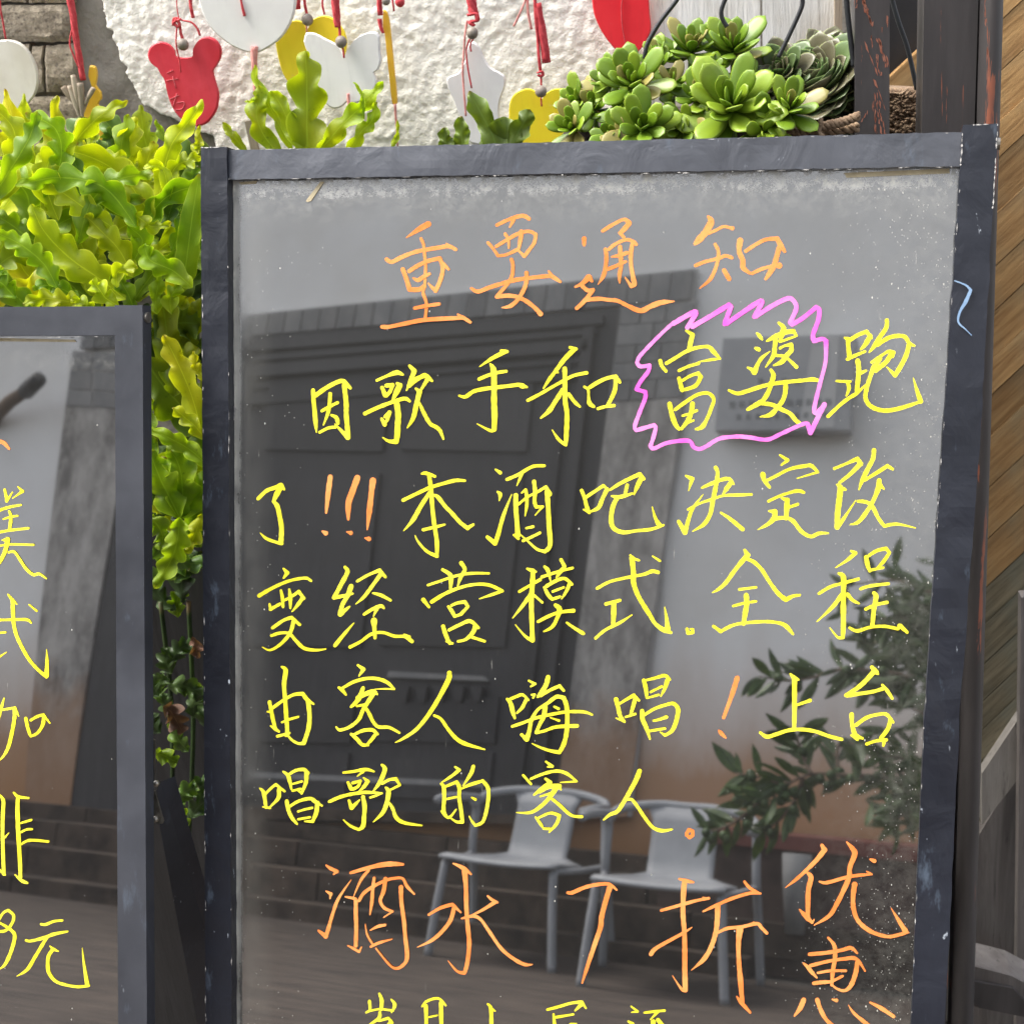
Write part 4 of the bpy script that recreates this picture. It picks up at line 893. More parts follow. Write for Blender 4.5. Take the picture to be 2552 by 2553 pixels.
# worn reddish scratches on the paint
def scratches(parent, lines, Y, seed):
    rnd = random.Random(seed); mb = MB()
    for t in lines:
        w_ = t[-1] / 3.017; p = crom(cpx('e', t[:-1]), 7); n = len(p)
        for k in range(1 + int(w_ / 5)):
            ox = rnd.uniform(-w_ / 2, w_ / 2) if k else 0; i = 0
            while i < n - 1:
                j = min(n - 1, i + rnd.randint(2, 6)); h = min(w_, 5) * rnd.uniform(.25, .8)
                if rnd.random() < .85:
                    (x0, y0), (x1, y1) = p[i], p[j]; xm, ym = (x0 + x1) / 2 + rnd.uniform(-1, 1), (y0 + y1) / 2; o_ = ox + rnd.uniform(-1.5, 1.5)
                    mb.add([at(x, y, Y) for x, y in [(x0 + o_, y0), (xm + o_ + h / 2, ym - rnd.uniform(0, 8)), (x1 + o_, y1), (xm + o_ - h / 2, ym + rnd.uniform(0, 8))]], [(0, 1, 2, 3)])
                i = j
    return tag(mb.build('worn_scratches', M['rust'], parent), kind='stuff')
M['rust'] = simple('reddish_bare_wood', (.27, .085, .045), (.36, .15, .10), 160, .8)
scratches(p1, [[(715, -60), (735, 20), (760, 80), (800, 190), 45], [(715, 225), (735, 320), (790, 460), (830, 570), 14], [(785, 265), (795, 350), 20], [(830, 280), (865, 370), (905, 500), 34], [(830, 400), (835, 480), (860, 565), 30],
    [(795, 590), (840, 680), (890, 830), 9], [(822, 690), (838, 800), (860, 900), (885, 1010), 44], [(800, 760), (812, 860), (820, 1000), 16], [(752, 835), (715, 900), (690, 935), 10], [(900, 110), (905, 200), 18], [(670, -20), (672, 60), 22], [(708, 330), (710, 460), 6], [(865, 200), (868, 280), 8]], 1.4195, 1)
scratches(p2, [[(1305, 40), (1308, 330), 3], [(1312, 330), (1314, 620), (1316, 900), 9], [(1345, 640), (1348, 800), (1343, 930), 7], [(1590, 860), (1592, 915), 14]], 1.4195, 2)
scratches(p2, [[(1640, -40), (1630, 60), (1650, 200), (1655, 400), (1650, 620), (1645, 900), 22]], 1.405, 3)

# lower right: grey boards, pale brace and hinge block
gb = empty('grey_board_frame', V((.4, 1.5, 0)), label='grey weathered boards with a pale diagonal brace at the lower right edge', cat='wooden frame')
def quadpart(parent, name, mat, px, Y, dep, crop=None):
    if crop: px = cpx(crop, px)
    mb = MB(); mb.prism([at(x, y, Y) for x, y in px], V((0, dep, 0))); return mb.build(name, mat, parent)
quadpart(gb, 'board', M['greywood'], [(2400, 2150), (2533, 1925), (2524, 2620), (2400, 2620)], 1.62, .02)
quadpart(gb, 'side_board', M['greywood'], [(2545, 1490), (2640, 1480), (2640, 2700), (2531, 2700)], 1.56, .02)
quadpart(gb, 'diagonal_brace', M['palewood'], [(1660, 330), (1900, -30), (1980, -60), (1980, 250), (1660, 660)], 1.58, .018, 'k')
quadpart(gb, 'hinge_block', M['greywood'], [(1570, 1640), (1615, 1565), (1850, 1625), (1990, 1700), (1990, 1890), (1640, 1830), (1580, 1800)], 1.47, .05, 'k')
quadpart(gb, 'hinge_block_face', M['post'], [(1600, 1660), (1860, 1705), (1990, 1850), (1990, 1900), (1640, 1828), (1610, 1790)], 1.465, .004, 'k')

# ------------------------------------------------------------------ hanging plaques
def outl(crop, pts, smooth=3):
    p = cpx(crop, pts)
    return crom(p + [p[0]], smooth)[:-1] if smooth else p
def plaque(parent, mat, pts, Y, th=.005, name='plaque'):
    mb = MB(); P = [at(x, y, Y) for x, y in pts]
    n = len(P); c = sum(P, V()) / n
    ins = [c + (p - c) * .965 for p in P]
    # bevelled front
    mb.v += [p + V((0, 0, 0)) for p in ins] + [p + V((0, .0018, 0)) for p in P] + [p + V((0, th, 0)) for p in P]; mb.uv += [(0, 0)] * (3 * n)
    mb.f.append(tuple(range(n)))
    for k in (0, n):
        for i in range(n): mb.f.append((k + i, k + (i + 1) % n, k + n + (i + 1) % n, k + n + i))
    mb.f.append(tuple(range(3 * n - 1, 2 * n - 1, -1)))
    return mb.build(name, mat, parent)
def cord(parent, mat, crop, pts, wpx, Y, name='cord', fuzzy=True):
    p = crom(cpx(crop, pts), 4); s = PXM(Y)
    sc = {'a': 3.017, 'b': 3.017, 'c': 3.017, 'd': 3.017, 'e': 3.017}[crop]
    w0, w1 = wpx if hasattr(wpx, '__len__') else (wpx, wpx)
    n = len(p); mb = MB()
    rads = [(w0 + (w1 - w0) * i / (n - 1)) / sc * s / 2 for i in range(n)]
    if fuzzy and max(w0, w1) >= 14:
        rr = random.Random(int(p[0][0]))
        k = 5 if max(w0, w1) > 30 else 3
        for q in range(k):
            a = 6.28 * q / k
            mb.tube([at(x, y, Y) + V((math.cos(a + i * .35) * rads[i] * .5, math.sin(a + i * .35) * rads[i] * .5, 0)) for i, (x, y) in enumerate(p)], [r * .58 * rr.uniform(.85, 1.15) for r in rads], 6)
        o = mb.build(name, mat, parent, smooth=True); o['kind'] = 'stuff'; return o
    mb.tube([at(x, y, Y) for x, y in p], rads, 6)
    return mb.build(name, mat, parent, smooth=True)
def bead(parent, x, y, r, Y):
    mb = MB(); s = PXM(Y); mb.ball(at(x, y, Y - .004), r * s, n=16); return mb.build('bead', M['bead'], parent, smooth=True)
GR = 'painted wooden plaques hanging on red cords'
def orn(label, x, Y): return empty('hanging_plaque', V((at(x, 100, Y).x, Y, 1.5)), label=label, cat='wooden plaque', group=GR)
YO = 1.665
o = orn('pale round wooden plaque at the far left edge', 40, YO)
plaque(o, M['pale_p'], outl('a', [(0, 298), (90, 300), (170, 340), (235, 425), (275, 530), (280, 620), (255, 710), (195, 790), (130, 880), (60, 930), (-60, 920), (-200, 760), (-220, 520), (-150, 350)]), YO)
cord(o, M['cord'], 'a', [(-5, -60), (5, 60), (25, 180), (45, 295)], 14, YO)
o = orn('amber butterfly plaque seen edge on with brown wooden petals', 205, YO)
plaque(o, M['amber_p'], outl('a', [(672, 490), (712, 500), (725, 570), (715, 640), (752, 690), (755, 745), (730, 780), (782, 900), (765, 980), (782, 1090), (750, 1100), (700, 1000), (640, 900), (630, 850), (675, 740), (690, 650), (662, 560)], 2), YO)
for a in ([(475, 650, 45), (520, 720, 40), (565, 790, 8)], [(520, 640, 30), (560, 760, 40), (605, 905, 8)], [(548, 560, 35), (575, 680, 50), (595, 830, 10)], [(600, 620, 50), (612, 760, 46), (622, 920, 10)], [(705, 660, 36), (670, 720, 36), (635, 790, 8)]):
    mb = MB(); p = crom(cpx('a', [t[:2] for t in a]), 4); w_ = [t[2] for t in a]; s = PXM(YO)
    wr = [t[0] for t in crom([(q,) for q in w_], 4)]
    mb.tube([at(x, y, YO - .012) for x, y in p], [q / 3.017 * s / 2 for q in wr], 7); mb.build('petal', M['tanwood'], o, smooth=True)
cord(o, M['cord'], 'a', [(520, -40), (548, 100), (575, 300), (600, 450), (625, 600)], (52, 42), YO - .004)
cord(o, M['cord'], 'a', [(540, 225), (525, 330), (560, 430), (590, 500)], 13, YO - .006)
cord(o, M['amber_p'], 'a', [(615, 915), (628, 1010), (655, 1080)], (22, 26), YO - .004, 'drop')
o = orn('red bear shaped plaque with faint pale scratches', 455, YO)
plaque(o, M['red_p'], outl('a', [(1180, 510), (1125, 465), (1108, 400), (1135, 340), (1195, 312), (1262, 328), (1308, 378), (1322, 425), (1440, 425), (1452, 360), (1490, 300), (1550, 272), (1615, 295), (1656, 355), (1655, 430), (1618, 500), (1598, 535), (1618, 620), (1640, 700), (1632, 800), (1600, 870), (1545, 930), (1480, 945), (1400, 920), (1335, 870), (1285, 790), (1255, 700), (1232, 600), (1205, 560)], 3), YO)
for t in ([(1255, 545), (1300, 525)], [(1250, 602), (1340, 588)], [(1298, 570), (1322, 662)], [(1280, 742), (1345, 712)], [(1330, 700), (1300, 800)], [(1330, 770), (1385, 765), (1370, 815), (1320, 820)]):
    cord(o, M['scratch'], 'a', t, 5, YO - .0005, 'scratched_mark', False)
cord(o, M['cord'], 'a', [(1328, -40), (1332, 60), (1345, 130)], 8, YO)
cord(o, M['cord'], 'a', [(1300, 190), (1305, 140), (1330, 130), (1370, 150), (1440, 165), (1485, 215), (1505, 265)], 18, YO - .004)
cord(o, M['cord'], 'a', [(1320, 140), (1350, 170), (1340, 200), (1310, 165), (1360, 140)], 26, YO - .006, 'knot')
cord(o, M['cord'], 'a', [(1350, 190), (1362, 250), (1375, 300)], 22, YO - .004)
cord(o, M['cord'], 'a', [(1330, 200), (1325, 330), (1345, 430), (1360, 540)], 12, YO - .006)
cord(o, M['cord'], 'a', [(1425, -40), (1438, 60), (1452, 132)], 26, YO - .006, 'tassel')
bead(o, 456, 110, 14, YO - .006)
cord(o, M['cord'], 'a', [(1475, 930), (1495, 980), (1525, 1075)], 14, YO)
o = orn('large white rounded heart plaque, biggest of the row', 610, YO)
plaque(o, M['white_p'], crom([(486, -40), (500, 22), (524, 68), (566, 106), (600, 124), (628, 131), (650, 127), (690, 102), (716, 70), (733, 28), (738, -40), (720, -110), (610, -170), (500, -110), (486, -40)], 3)[:-1], YO - .02)
cord(o, M['cord'], 'b', [(295, -40), (315, 50), (330, 118)], (12, 22), YO - .022)
cord(o, M['cordp'], 'b', [(405, 345), (405, 500), (412, 720)], (58, 22), YO - .02, 'tassel')
o = orn('yellow heart plaque partly hidden behind the white butterfly', 765, YO)
plaque(o, M['yel_p'], outl('b', [(558, 310), (590, 230), (650, 170), (710, 148), (765, 165), (800, 215), (835, 150), (905, 115), (975, 125), (1030, 170), (1080, 240), (1095, 340), (1060, 450), (980, 560), (860, 640), (760, 680), (690, 650), (620, 560), (580, 430)]), YO)
cord(o, M['cord'], 'b', [(778, -40), (785, 30), (798, 110)], 20, YO - .004)
cord(o, M['cord'], 'b', [(728, -40), (735, 66)], 34, YO - .006, 'tassel')
bead(o, 766, 48, 14, YO - .006)
cord(o, M['cordp'], 'b', [(795, 185), (800, 240)], 12, YO - .004)
o = orn('white butterfly plaque with a grey bead above it', 852, YO)
plaque(o, M['white_p'], outl('b', [(790, 243), (850, 246), (930, 288), (1010, 328), (1050, 372), (1078, 432), (1110, 360), (1160, 292), (1230, 250), (1300, 235), (1342, 270), (1345, 380), (1355, 450), (1332, 520), (1300, 545), (1320, 605), (1308, 660), (1250, 738), (1165, 772), (1130, 775), (1100, 760), (1060, 798), (1000, 815), (940, 780), (890, 718), (865, 650), (860, 585), (885, 560), (830, 530), (797, 480), (790, 420), (800, 388), (772, 310)], 2), YO - .03, .007)
cord(o, M['cord'], 'b', [(1010, -40), (1020, 90), (1032, 200)], (58, 44), YO - .034, 'tassel')
cord(o, M['cord'], 'b', [(1042, 190), (1050, 290)], 22, YO - .034)
cord(o, M['cord'], 'b', [(1068, 350), (1080, 432)], 14, YO - .036)
bead(o, 850, 103, 14, YO - .036)
cord(o, M['cordp'], 'b', [(1108, 700), (1116, 780), (1132, 880)], 22, YO - .034)
cord(o, M['cord'], 'b', [(915, -40), (918, 40), (930, 106)], 16, YO - .01)
o = orn('yellow plaque hanging edge on, right of the white butterfly', 965, YO)
plaque(o, M['amber_p'], outl('b', [(1372, 70), (1400, 90), (1420, 180), (1428, 260), (1442, 400), (1462, 600), (1475, 770), (1440, 780), (1420, 600), (1398, 400), (1385, 260), (1368, 180)], 2), YO - .01)
cord(o, M['cord'], 'b', [(1340, -40), (1352, 112)], 36, YO - .016, 'tassel')
cord(o, M['cord'], 'b', [(1345, 140), (1355, 200), (1372, 245)], (34, 20), YO - .014)
cord(o, M['cord'], 'b', [(1438, -40), (1455, 82)], 14, YO - .012)
bead(o, 962, 1, 10, YO - .016)
cord(o, M['cordp'], 'b', [(1460, 780), (1470, 900), (1482, 1100)], (22, 12), YO - .01)
mb = MB(); mb.ball(at(997, 4, YO), .006, n=10); mb.build('knot', M['cord'], o, smooth=True)
o = orn('white bell shaped plaque behind the dark leaf tips', 1180, YO)
plaque(o, M['white_p'], outl('c', [(540, 310), (578, 345), (620, 440), (670, 508), (740, 545), (778, 585), (772, 660), (740, 750), (730, 850), (742, 960), (700, 1080), (530, 1080), (500, 1000), (450, 900), (420, 830), (388, 740), (346, 650), (348, 580), (430, 545), (480, 450), (505, 330)], 3), YO, .008)
cord(o, M['cord'], 'c', [(520, -40), (535, 50), (545, 100)], 66, YO - .01, 'tassel')
cord(o, M['cord'], 'c', [(505, 110), (560, 100), (570, 150), (520, 160), (545, 190)], 34, YO - .014, 'knot')
cord(o, M['cordp'], 'c', [(495, 150), (480, 260), (470, 400), (463, 560), (475, 720), (485, 870)], 16, YO - .012)
cord(o, M['cord'], 'c', [(515, 290), (490, 370), (500, 500), (530, 660)], 13, YO - .012)
cord(o, M['cord'], 'c', [(545, 285), (520, 330), (526, 385)], 12, YO - .012)
bead(o, 1177, 81, 14, YO - .014)
o = orn('lower yellow heart plaque beside the succulents', 1350, YO)
plaque(o, M['yel_p'], outl('c', [(808, 900), (812, 780), (850, 705), (920, 668), (985, 672), (1030, 710), (1052, 745), (1090, 700), (1150, 666), (1225, 672), (1290, 740), (1310, 880), (1290, 1000), (1180, 1130), (1050, 1220), (900, 1120), (830, 1010)]), YO)
cord(o, M['cord'], 'c', [(1002, -40), (1015, 150), (1030, 330), (1045, 530)], 24, YO - .01)
cord(o, M['cord'], 'c', [(1025, 20), (1060, 230), (1092, 468)], (50, 62), YO - .008, 'tassel')
cord(o, M['cordp'], 'c', [(945, -40), (900, 80), (845, 195)], 16, YO - .008)
cord(o, M['cordp'], 'c', [(945, -40), (955, 90), (978, 218)], 20, YO - .008)
cord(o, M['cord'], 'c', [(1025, 545), (1060, 535), (1058, 570), (1030, 560)], 26, YO - .012, 'knot')
cord(o, M['cord'], 'c', [(1050, 560), (1055, 650)], 16, YO - .01)
cord(o, M['cord'], 'c', [(1050, 720), (1056, 798)], 13, YO - .01)
bead(o, 1348, 227, 14, YO - .014)
o = orn('bright red leaf shaped plaque above the succulents', 1550, YO)
plaque(o, M['red2_p'], outl('c', [(1432, -30), (1446, 90), (1490, 205), (1550, 300), (1620, 380), (1692, 430), (1730, 422), (1800, 368), (1858, 272), (1876, 200), (1866, 100), (1855, -30), (1800, -200), (1500, -200)]), YO)
cord(o, M['cord'], 'c', [(1672, -40), (1655, 40), (1660, 180), (1680, 300), (1705, 400)], 9, YO - .002)
quadpart(empty('wooden_stake', V((at(620, 340, 1.68).x, 1.68, 1.3)), label='short tan wooden stake in front of the stucco', cat='stake'), 'stake', M['tanwood'], [(330, 912), (378, 902), (448, 1200), (392, 1200)], 1.68, .008, 'b')

# ------------------------------------------------------------------ leafy plant
def leaf(parent, pts, W, mat, Y=None, lobes=4, depth=.45, seed=0, ruff=.012, n=36, name='leaf', cup=.0, phase=None):
    """pts: photo pixels (x, y[, Y]); W width in px"""
    rnd = random.Random(seed)
    if lobes > 0: lobes += 1.3; depth = min(.62, depth + .16)
    P = [(p[0], p[1], p[2] if len(p) > 2 else Y) for p in pts]
    c = crom(P, max(2, int(n / (len(P) - 1))))
    n = len(c) - 1; m_ = 6
    ph = [rnd.random() if phase is None else phase for _ in (0, 1)]; lob = [lobes + rnd.uniform(-.6, .6) for _ in (0, 1)]
    ruff = ruff * min(1.1, .25 + W / 110)
    rf = rnd.uniform(1.6, 2.8); rp = rnd.uniform(0, 6.28)
    mb = MB()
    for i, (x, y, Yd) in enumerate(c):
        t = i / n
        a = c[max(i - 1, 0)]; b = c[min(i + 1, n)]
        dx, dy = b[0] - a[0], b[1] - a[1]; L = math.hypot(dx, dy) or 1; dx /= L; dy /= L
        env = min(1, (t / .14)) ** .6 * (1 - max(0, (t - .5) / .5) ** 2.6) ** .8 * (.7 + .3 * math.sin(math.pi * min(1, t * .95 + .1)))
        for k in range(2 * m_ + 1):
            u = (k - m_) / m_; sd_ = 0 if u < 0 else 1
            cs = .5 + .5 * math.cos(6.2832 * (lob[sd_] * t + ph[sd_]))
            g = 1 - depth * (1 - cs ** .55)
            h = W / 2 * env * g * (1 + noise.noise(V((t * 9, sd_ * 5, seed))) * .18)
            if t > .97: h = max(h, W * .012)
            fwd = h * .5 * abs(u)           # lobes sweep towards the tip
            px_ = x - dy * h * u + dx * fwd; py_ = y + dx * h * u + dy * fwd
            ruf = ruff * (abs(u) ** 2) * math.sin(rp + t * 6.2832 * rf + sd_ * 2.1) * (.4 + .6 * env) + ruff * .22 * abs(u) ** 3 * math.sin(t * 30 + seed + sd_)
            mb.v.append(at(px_, py_, Yd + ruf + cup * abs(u) ** 1.5 * (W * .0004))); mb.uv.append((.5 + u * .5, t))
    w1 = 2 * m_ + 1
    for i in range(n):
        for k in range(2 * m_):
            a = i * w1 + k; mb.f.append((a, a + 1, a + w1 + 1, a + w1))
    return mb.build(name, mat, parent, smooth=True)

pl = empty('leafy_plant', V((-.55, 1.5, .6)), label='large yellow green plant with ruffled lobed leaves filling the left side', cat='plant')
def LF(crop, pts, W, mat, Y, **k):
    p = cpx(crop, pts) if crop else pts
    sc = {'a': 3.017, 'b': 3.017, 'c': 3.017, 'f': 3.017, 'g': 2.415, 'h': 1.835, None: 1}[crop]
    LF.n += 1
    return leaf(pl, p, W / sc, M[mat], Y, seed=LF.n, **k)
LF.n = 0
# upper tips at the left
LF('f', [(200, 900), (190, 650), (120, 380), (35, 60)], 190, 'leaf_y', 1.50, lobes=2, depth=.35)
LF('f', [(195, 850), (180, 600), (180, 350), (180, 95)], 170, 'leaf_g', 1.51, lobes=2, depth=.4)
LF('f', [(190, 700), (90, 560), (-20, 430), (-120, 300)], 200, 'leaf_y', 1.48, lobes=3)
LF('f', [(240, 850), (320, 650), (390, 400), (430, 110)], 210, 'leaf_y', 1.51, lobes=3)
LF('f', [(700, 600), (880, 520), (890, 430), (780, 290)], 330, 'leaf_d', 1.60, lobes=2, depth=.25)
LF('f', [(1100, 1000), (1060, 760), (980, 520), (800, 330)], 330, 'leaf_d', 1.62, lobes=3, depth=.25)
LF('f', [(1080, 900), (1100, 700), (1120, 600), (1100, 495)], 220, 'leaf_d', 1.61, lobes=2, depth=.3)
LF('f', [(1150, 1060), (1060, 900), (900, 700), (640, 560), (375, 520)], 250, 'leaf_y', 1.42, lobes=3, depth=.25)
LF('f', [(560, 620), (660, 520), (700, 440), (715, 360)], 110, 'leaf_y', 1.46, lobes=2)
LF('f', [(1150, 1150), (1200, 850), (1260, 560), (1330, 420), (1450, 270), (1522, 140)], 190, 'leaf_y', 1.44, lobes=3, depth=.35)
LF('f', [(1270, 640), (1260, 480), (1200, 380), (1172, 290)], 80, 'leaf_g', 1.45, lobes=1)
LF('f', [(1270, 900), (1240, 700), (1180, 640), (1075, 655)], 110, 'leaf_y', 1.42, lobes=1)
LF('f', [(1260, 760), (1330, 640), (1420, 600), (1510, 570)], 150, 'leaf_y', 1.43, lobes=2)
LF('f', [(1320, 1200), (1390, 900), (1440, 740), (1490, 640)], 150, 'leaf_d', 1.5, lobes=3)
LF('f', [(1500, 480), (1480, 520), (1490, 450), (1500, 330)], 90, 'leaf_y', 1.5, lobes=1)
LF('f', [(1370, 1600), (1410, 1300), (1450, 1000), (1500, 700)], 190, 'leaf_g', 1.40, lobes=0, depth=.05, ruff=.004)
LF('f', [(950, 1650), (760, 1500), (520, 1330), (330, 1130), (235, 930)], 280, 'leaf_y', 1.36, lobes=5, depth=.2)
LF('f', [(760, 1700), (560, 1560), (420, 1400), (300, 1230)], 240, 'leaf_g', 1.40, lobes=4, depth=.3)
LF('f', [(720, 1400), (620, 1250), (480, 1000), (290, 850)], 260, 'leaf_y', 1.40, lobes=4, depth=.3)
LF('f', [(1000, 1480), (900, 1280), (760, 1130), (640, 1010)], 210, 'leaf_y', 1.37, lobes=3, depth=.3)
LF('f', [(950, 1500), (1010, 1350), (1070, 1200), (960, 1090)], 220, 'leaf_g', 1.38, lobes=2, depth=.25)
LF('f', [(880, 1560), (880, 1450), (950, 1410), (1035, 1400)], 130, 'leaf_y', 1.34, lobes=2)
LF('f', [(1450, 1560), (1300, 1430), (1130, 1350), (1085, 1230)], 200, 'leaf_g', 1.36, lobes=3, depth=.3)
LF('f', [(430, 1560), (330, 1380), (150, 1230), (-40, 1140)], 200, 'leaf_g', 1.34, lobes=5, depth=.35)
LF('f', [(360, 1250), (210, 1180), (80, 1080), (-60, 1000)], 220, 'leaf_g', 1.37, lobes=4, depth=.35)
LF('f', [(220, 1160), (215, 900), (120, 760), (-80, 640)], 300, 'leaf_g', 1.42, lobes=3, depth=.2)
LF('f', [(230, 980), (240, 820), (300, 700), (340, 600)], 160, 'leaf_y', 1.45, lobes=2)
LF('f', [(430, 980), (430, 800), (500, 700), (530, 580)], 150, 'leaf_y', 1.47, lobes=3)
LF('f', [(530, 900), (560, 800), (590, 720), (590, 640)], 110, 'leaf_g', 1.46, lobes=2)
LF('f', [(720, 1040), (620, 920), (500, 880), (395, 870)], 150, 'leaf_y', 1.43, lobes=2, depth=.25)
LF('f', [(960, 1050), (860, 920), (760, 800), (670, 660)], 170, 'leaf_g', 1.40, lobes=3, depth=.3)
LF('f', [(760, 820), (820, 700), (800, 600), (770, 535)], 120, 'leaf_g', 1.45, lobes=1)
LF('f', [(640, 1000), (700, 960), (780, 940), (830, 930)], 140, 'leaf_y', 1.41, lobes=3)
LF('f', [(1000, 1000), (1060, 1040), (1150, 1100), (1290, 1070)], 130, 'leaf_y', 1.37, lobes=2)
LF('f', [(1230, 1150), (1280, 980), (1320, 860), (1300, 800)], 150, 'leaf_d', 1.43, lobes=3)
LF('f', [(1290, 1300), (1350, 1150), (1400, 1000), (1370, 950)], 150, 'leaf_g', 1.42, lobes=2)
LF('f', [(640, 1680), (500, 1660), (330, 1640), (170, 1680)], 180, 'leaf_y', 1.33, lobes=3)
LF('f', [(900, 1700), (800, 1640), (740, 1560), (690, 1500)], 170, 'leaf_y', 1.33, lobes=2)
LF('f', [(700, 1750), (660, 1700), (600, 1660), (530, 1650)], 120, 'leaf_y', 1.31, lobes=2)
LF('f', [(600, 1640), (470, 1570), (360, 1540), (240, 1560)], 160, 'leaf_g', 1.35, lobes=3)
LF('f', [(120, 1640), (30, 1540), (-30, 1480), (20, 1400)], 190, 'leaf_g', 1.34, lobes=3)
LF('f', [(1020, 1740), (960, 1600), (900, 1500), (840, 1440)], 150, 'leaf_g', 1.36, lobes=2)
LF('f', [(1180, 1760), (1170, 1650), (1190, 1540), (1200, 1460)], 130, 'leaf_g', 1.4, lobes=1)
LF('f', [(1290, 1760), (1280, 1650), (1310, 1590), (1350, 1530)], 150, 'leaf_g', 1.38, lobes=1)
LF('f', [(1060, 1640), (1100, 1500), (1210, 1480), (1300, 1420)], 180, 'leaf_d', 1.44, lobes=2)
rnd = random.Random(3)
# inner, more shaded foliage filling the depth of the plant
for i in range(34):
    x = rnd.uniform(-60, 500); y = rnd.uniform(420, 800); a = rnd.uniform(-2.6, -.5)
    L = rnd.uniform(130, 230)
    LF(None, [(x, y), (x + math.cos(a) * L * .5, y + math.sin(a) * L * .5), (x + math.cos(a + .3) * L, y + math.sin(a + .3) * L)], rnd.uniform(55, 95), rnd.choice(['leaf_g', 'leaf_d', 'leaf_g', 'leaf_y']), rnd.uniform(1.48, 1.60), lobes=3, depth=.4)
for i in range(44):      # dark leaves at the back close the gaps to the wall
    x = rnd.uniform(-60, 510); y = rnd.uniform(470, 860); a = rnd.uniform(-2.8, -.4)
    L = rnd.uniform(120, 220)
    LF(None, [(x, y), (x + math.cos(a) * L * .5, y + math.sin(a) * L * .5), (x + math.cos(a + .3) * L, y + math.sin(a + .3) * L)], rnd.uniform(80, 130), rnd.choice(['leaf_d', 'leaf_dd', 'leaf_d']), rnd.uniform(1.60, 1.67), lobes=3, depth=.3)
for i in range(30):      # long arching fronds
    x = rnd.uniform(-60, 470); y = rnd.uniform(480, 850); a = rnd.uniform(-2.7, -.45)
    L = rnd.uniform(230, 390); cu = rnd.uniform(-.7, .7)
    LF(None, [(x, y), (x + math.cos(a) * L * .35, y + math.sin(a) * L * .4), (x + math.cos(a + cu * .5) * L * .7, y + math.sin(a + cu * .5) * L * .65), (x + math.cos(a + cu) * L, y + math.sin(a + cu) * L * .8)], rnd.uniform(58, 84), rnd.choice(['leaf_y', 'leaf_g', 'leaf_y', 'leaf_g', 'leaf_d']), rnd.uniform(1.36, 1.48), lobes=4, depth=.42)
for i in range(4):
    x = rnd.uniform(-80, 500); y = rnd.uniform(470, 820); a = rnd.uniform(-2.9, -.3)
    L = rnd.uniform(140, 260)
    LF(None, [(x, y), (x + math.cos(a) * L * .5, y + math.sin(a) * L * .5), (x + math.cos(a + .3) * L, y + math.sin(a + .3) * L * .9)], rnd.uniform(55, 90), rnd.choice(['leaf_g', 'leaf_y', 'leaf_g', 'leaf_d', 'leaf_d']), rnd.uniform(1.42, 1.52), lobes=3, depth=.45)
# between the two boards
for i in range(26):
    x = rnd.uniform(360, 520); y = rnd.uniform(830, 1380); a = rnd.uniform(-2.6, -.5)
    L = rnd.uniform(120, 220)
    LF(None, [(x, y), (x + math.cos(a) * L * .5, y + math.sin(a) * L * .5), (x + math.cos(a + .3) * L, y + math.sin(a + .3) * L)], rnd.uniform(70, 110), rnd.choice(['leaf_g', 'leaf_g', 'leaf_y', 'leaf_d']), rnd.uniform(1.40, 1.50), lobes=2, depth=.3)
LF('g', [(1220, 800), (1150, 560), (1060, 350), (985, 205)], 165, 'leaf_y', 1.34, lobes=2, depth=.2)
LF('g', [(1230, 480), (1190, 420), (1170, 360), (1165, 300)], 70, 'leaf_y', 1.34, lobes=2)
LF('g', [(860, 330), (960, 480), (1080, 620), (1230, 790)], 330, 'leaf_g', 1.42, lobes=2, depth=.15)
LF('g', [(1020, 480), (1010, 250), (990, 80), (960, -60)], 190, 'leaf_g', 1.43, lobes=1, depth=.15)
LF('g', [(1120, 300), (1160, 180), (1200, 60), (1230, -40)], 150, 'leaf_g', 1.44, lobes=1)
LF('g', [(1230, 290), (1190, 260), (1160, 220), (1140, 160)], 140, 'leaf_d', 1.45, lobes=1)
LF('g', [(1260, 860), (1180, 760), (1100, 690), (1040, 640)], 110, 'leaf_y', 1.33, lobes=2)
LF('g', [(1260, 1000), (1150, 900), (1030, 830), (880, 760)], 120, 'leaf_g', 1.32, lobes=3, depth=.25)
LF('g', [(1085, 1310), (1020, 1180), (960, 1060), (900, 900)], 230, 'leaf_g', 1.38, lobes=2, depth=.2)
LF('g', [(1085, 1310), (1100, 1160), (1080, 1000), (1030, 900)], 220, 'leaf_g', 1.385, lobes=2, depth=.2)
LF('g', [(1085, 1310), (1160, 1200), (1220, 1120), (1280, 1050)], 200, 'leaf_g', 1.39, lobes=2, depth=.2)
LF('g', [(1070, 1300), (980, 1200), (900, 1170), (820, 1150)], 150, 'leaf_d', 1.39, lobes=2, depth=.2)
LF('g', [(1080, 1300), (1070, 1430), (1030, 1560), (930, 1730)], 170, 'leaf_g', 1.33, lobes=3, depth=.35)
LF('g', [(1215, 1280), (1190, 1360), (1160, 1440), (1120, 1520)], 120, 'leaf_y', 1.34, lobes=2)
LF('g', [(880, 1300), (940, 1340), (980, 1420), (960, 1500)], 150, 'leaf_g', 1.38, lobes=2)
LF('g', [(900, 1560), (1000, 1480), (1080, 1560), (1140, 1620)], 110, 'leaf_d', 1.42, lobes=2)
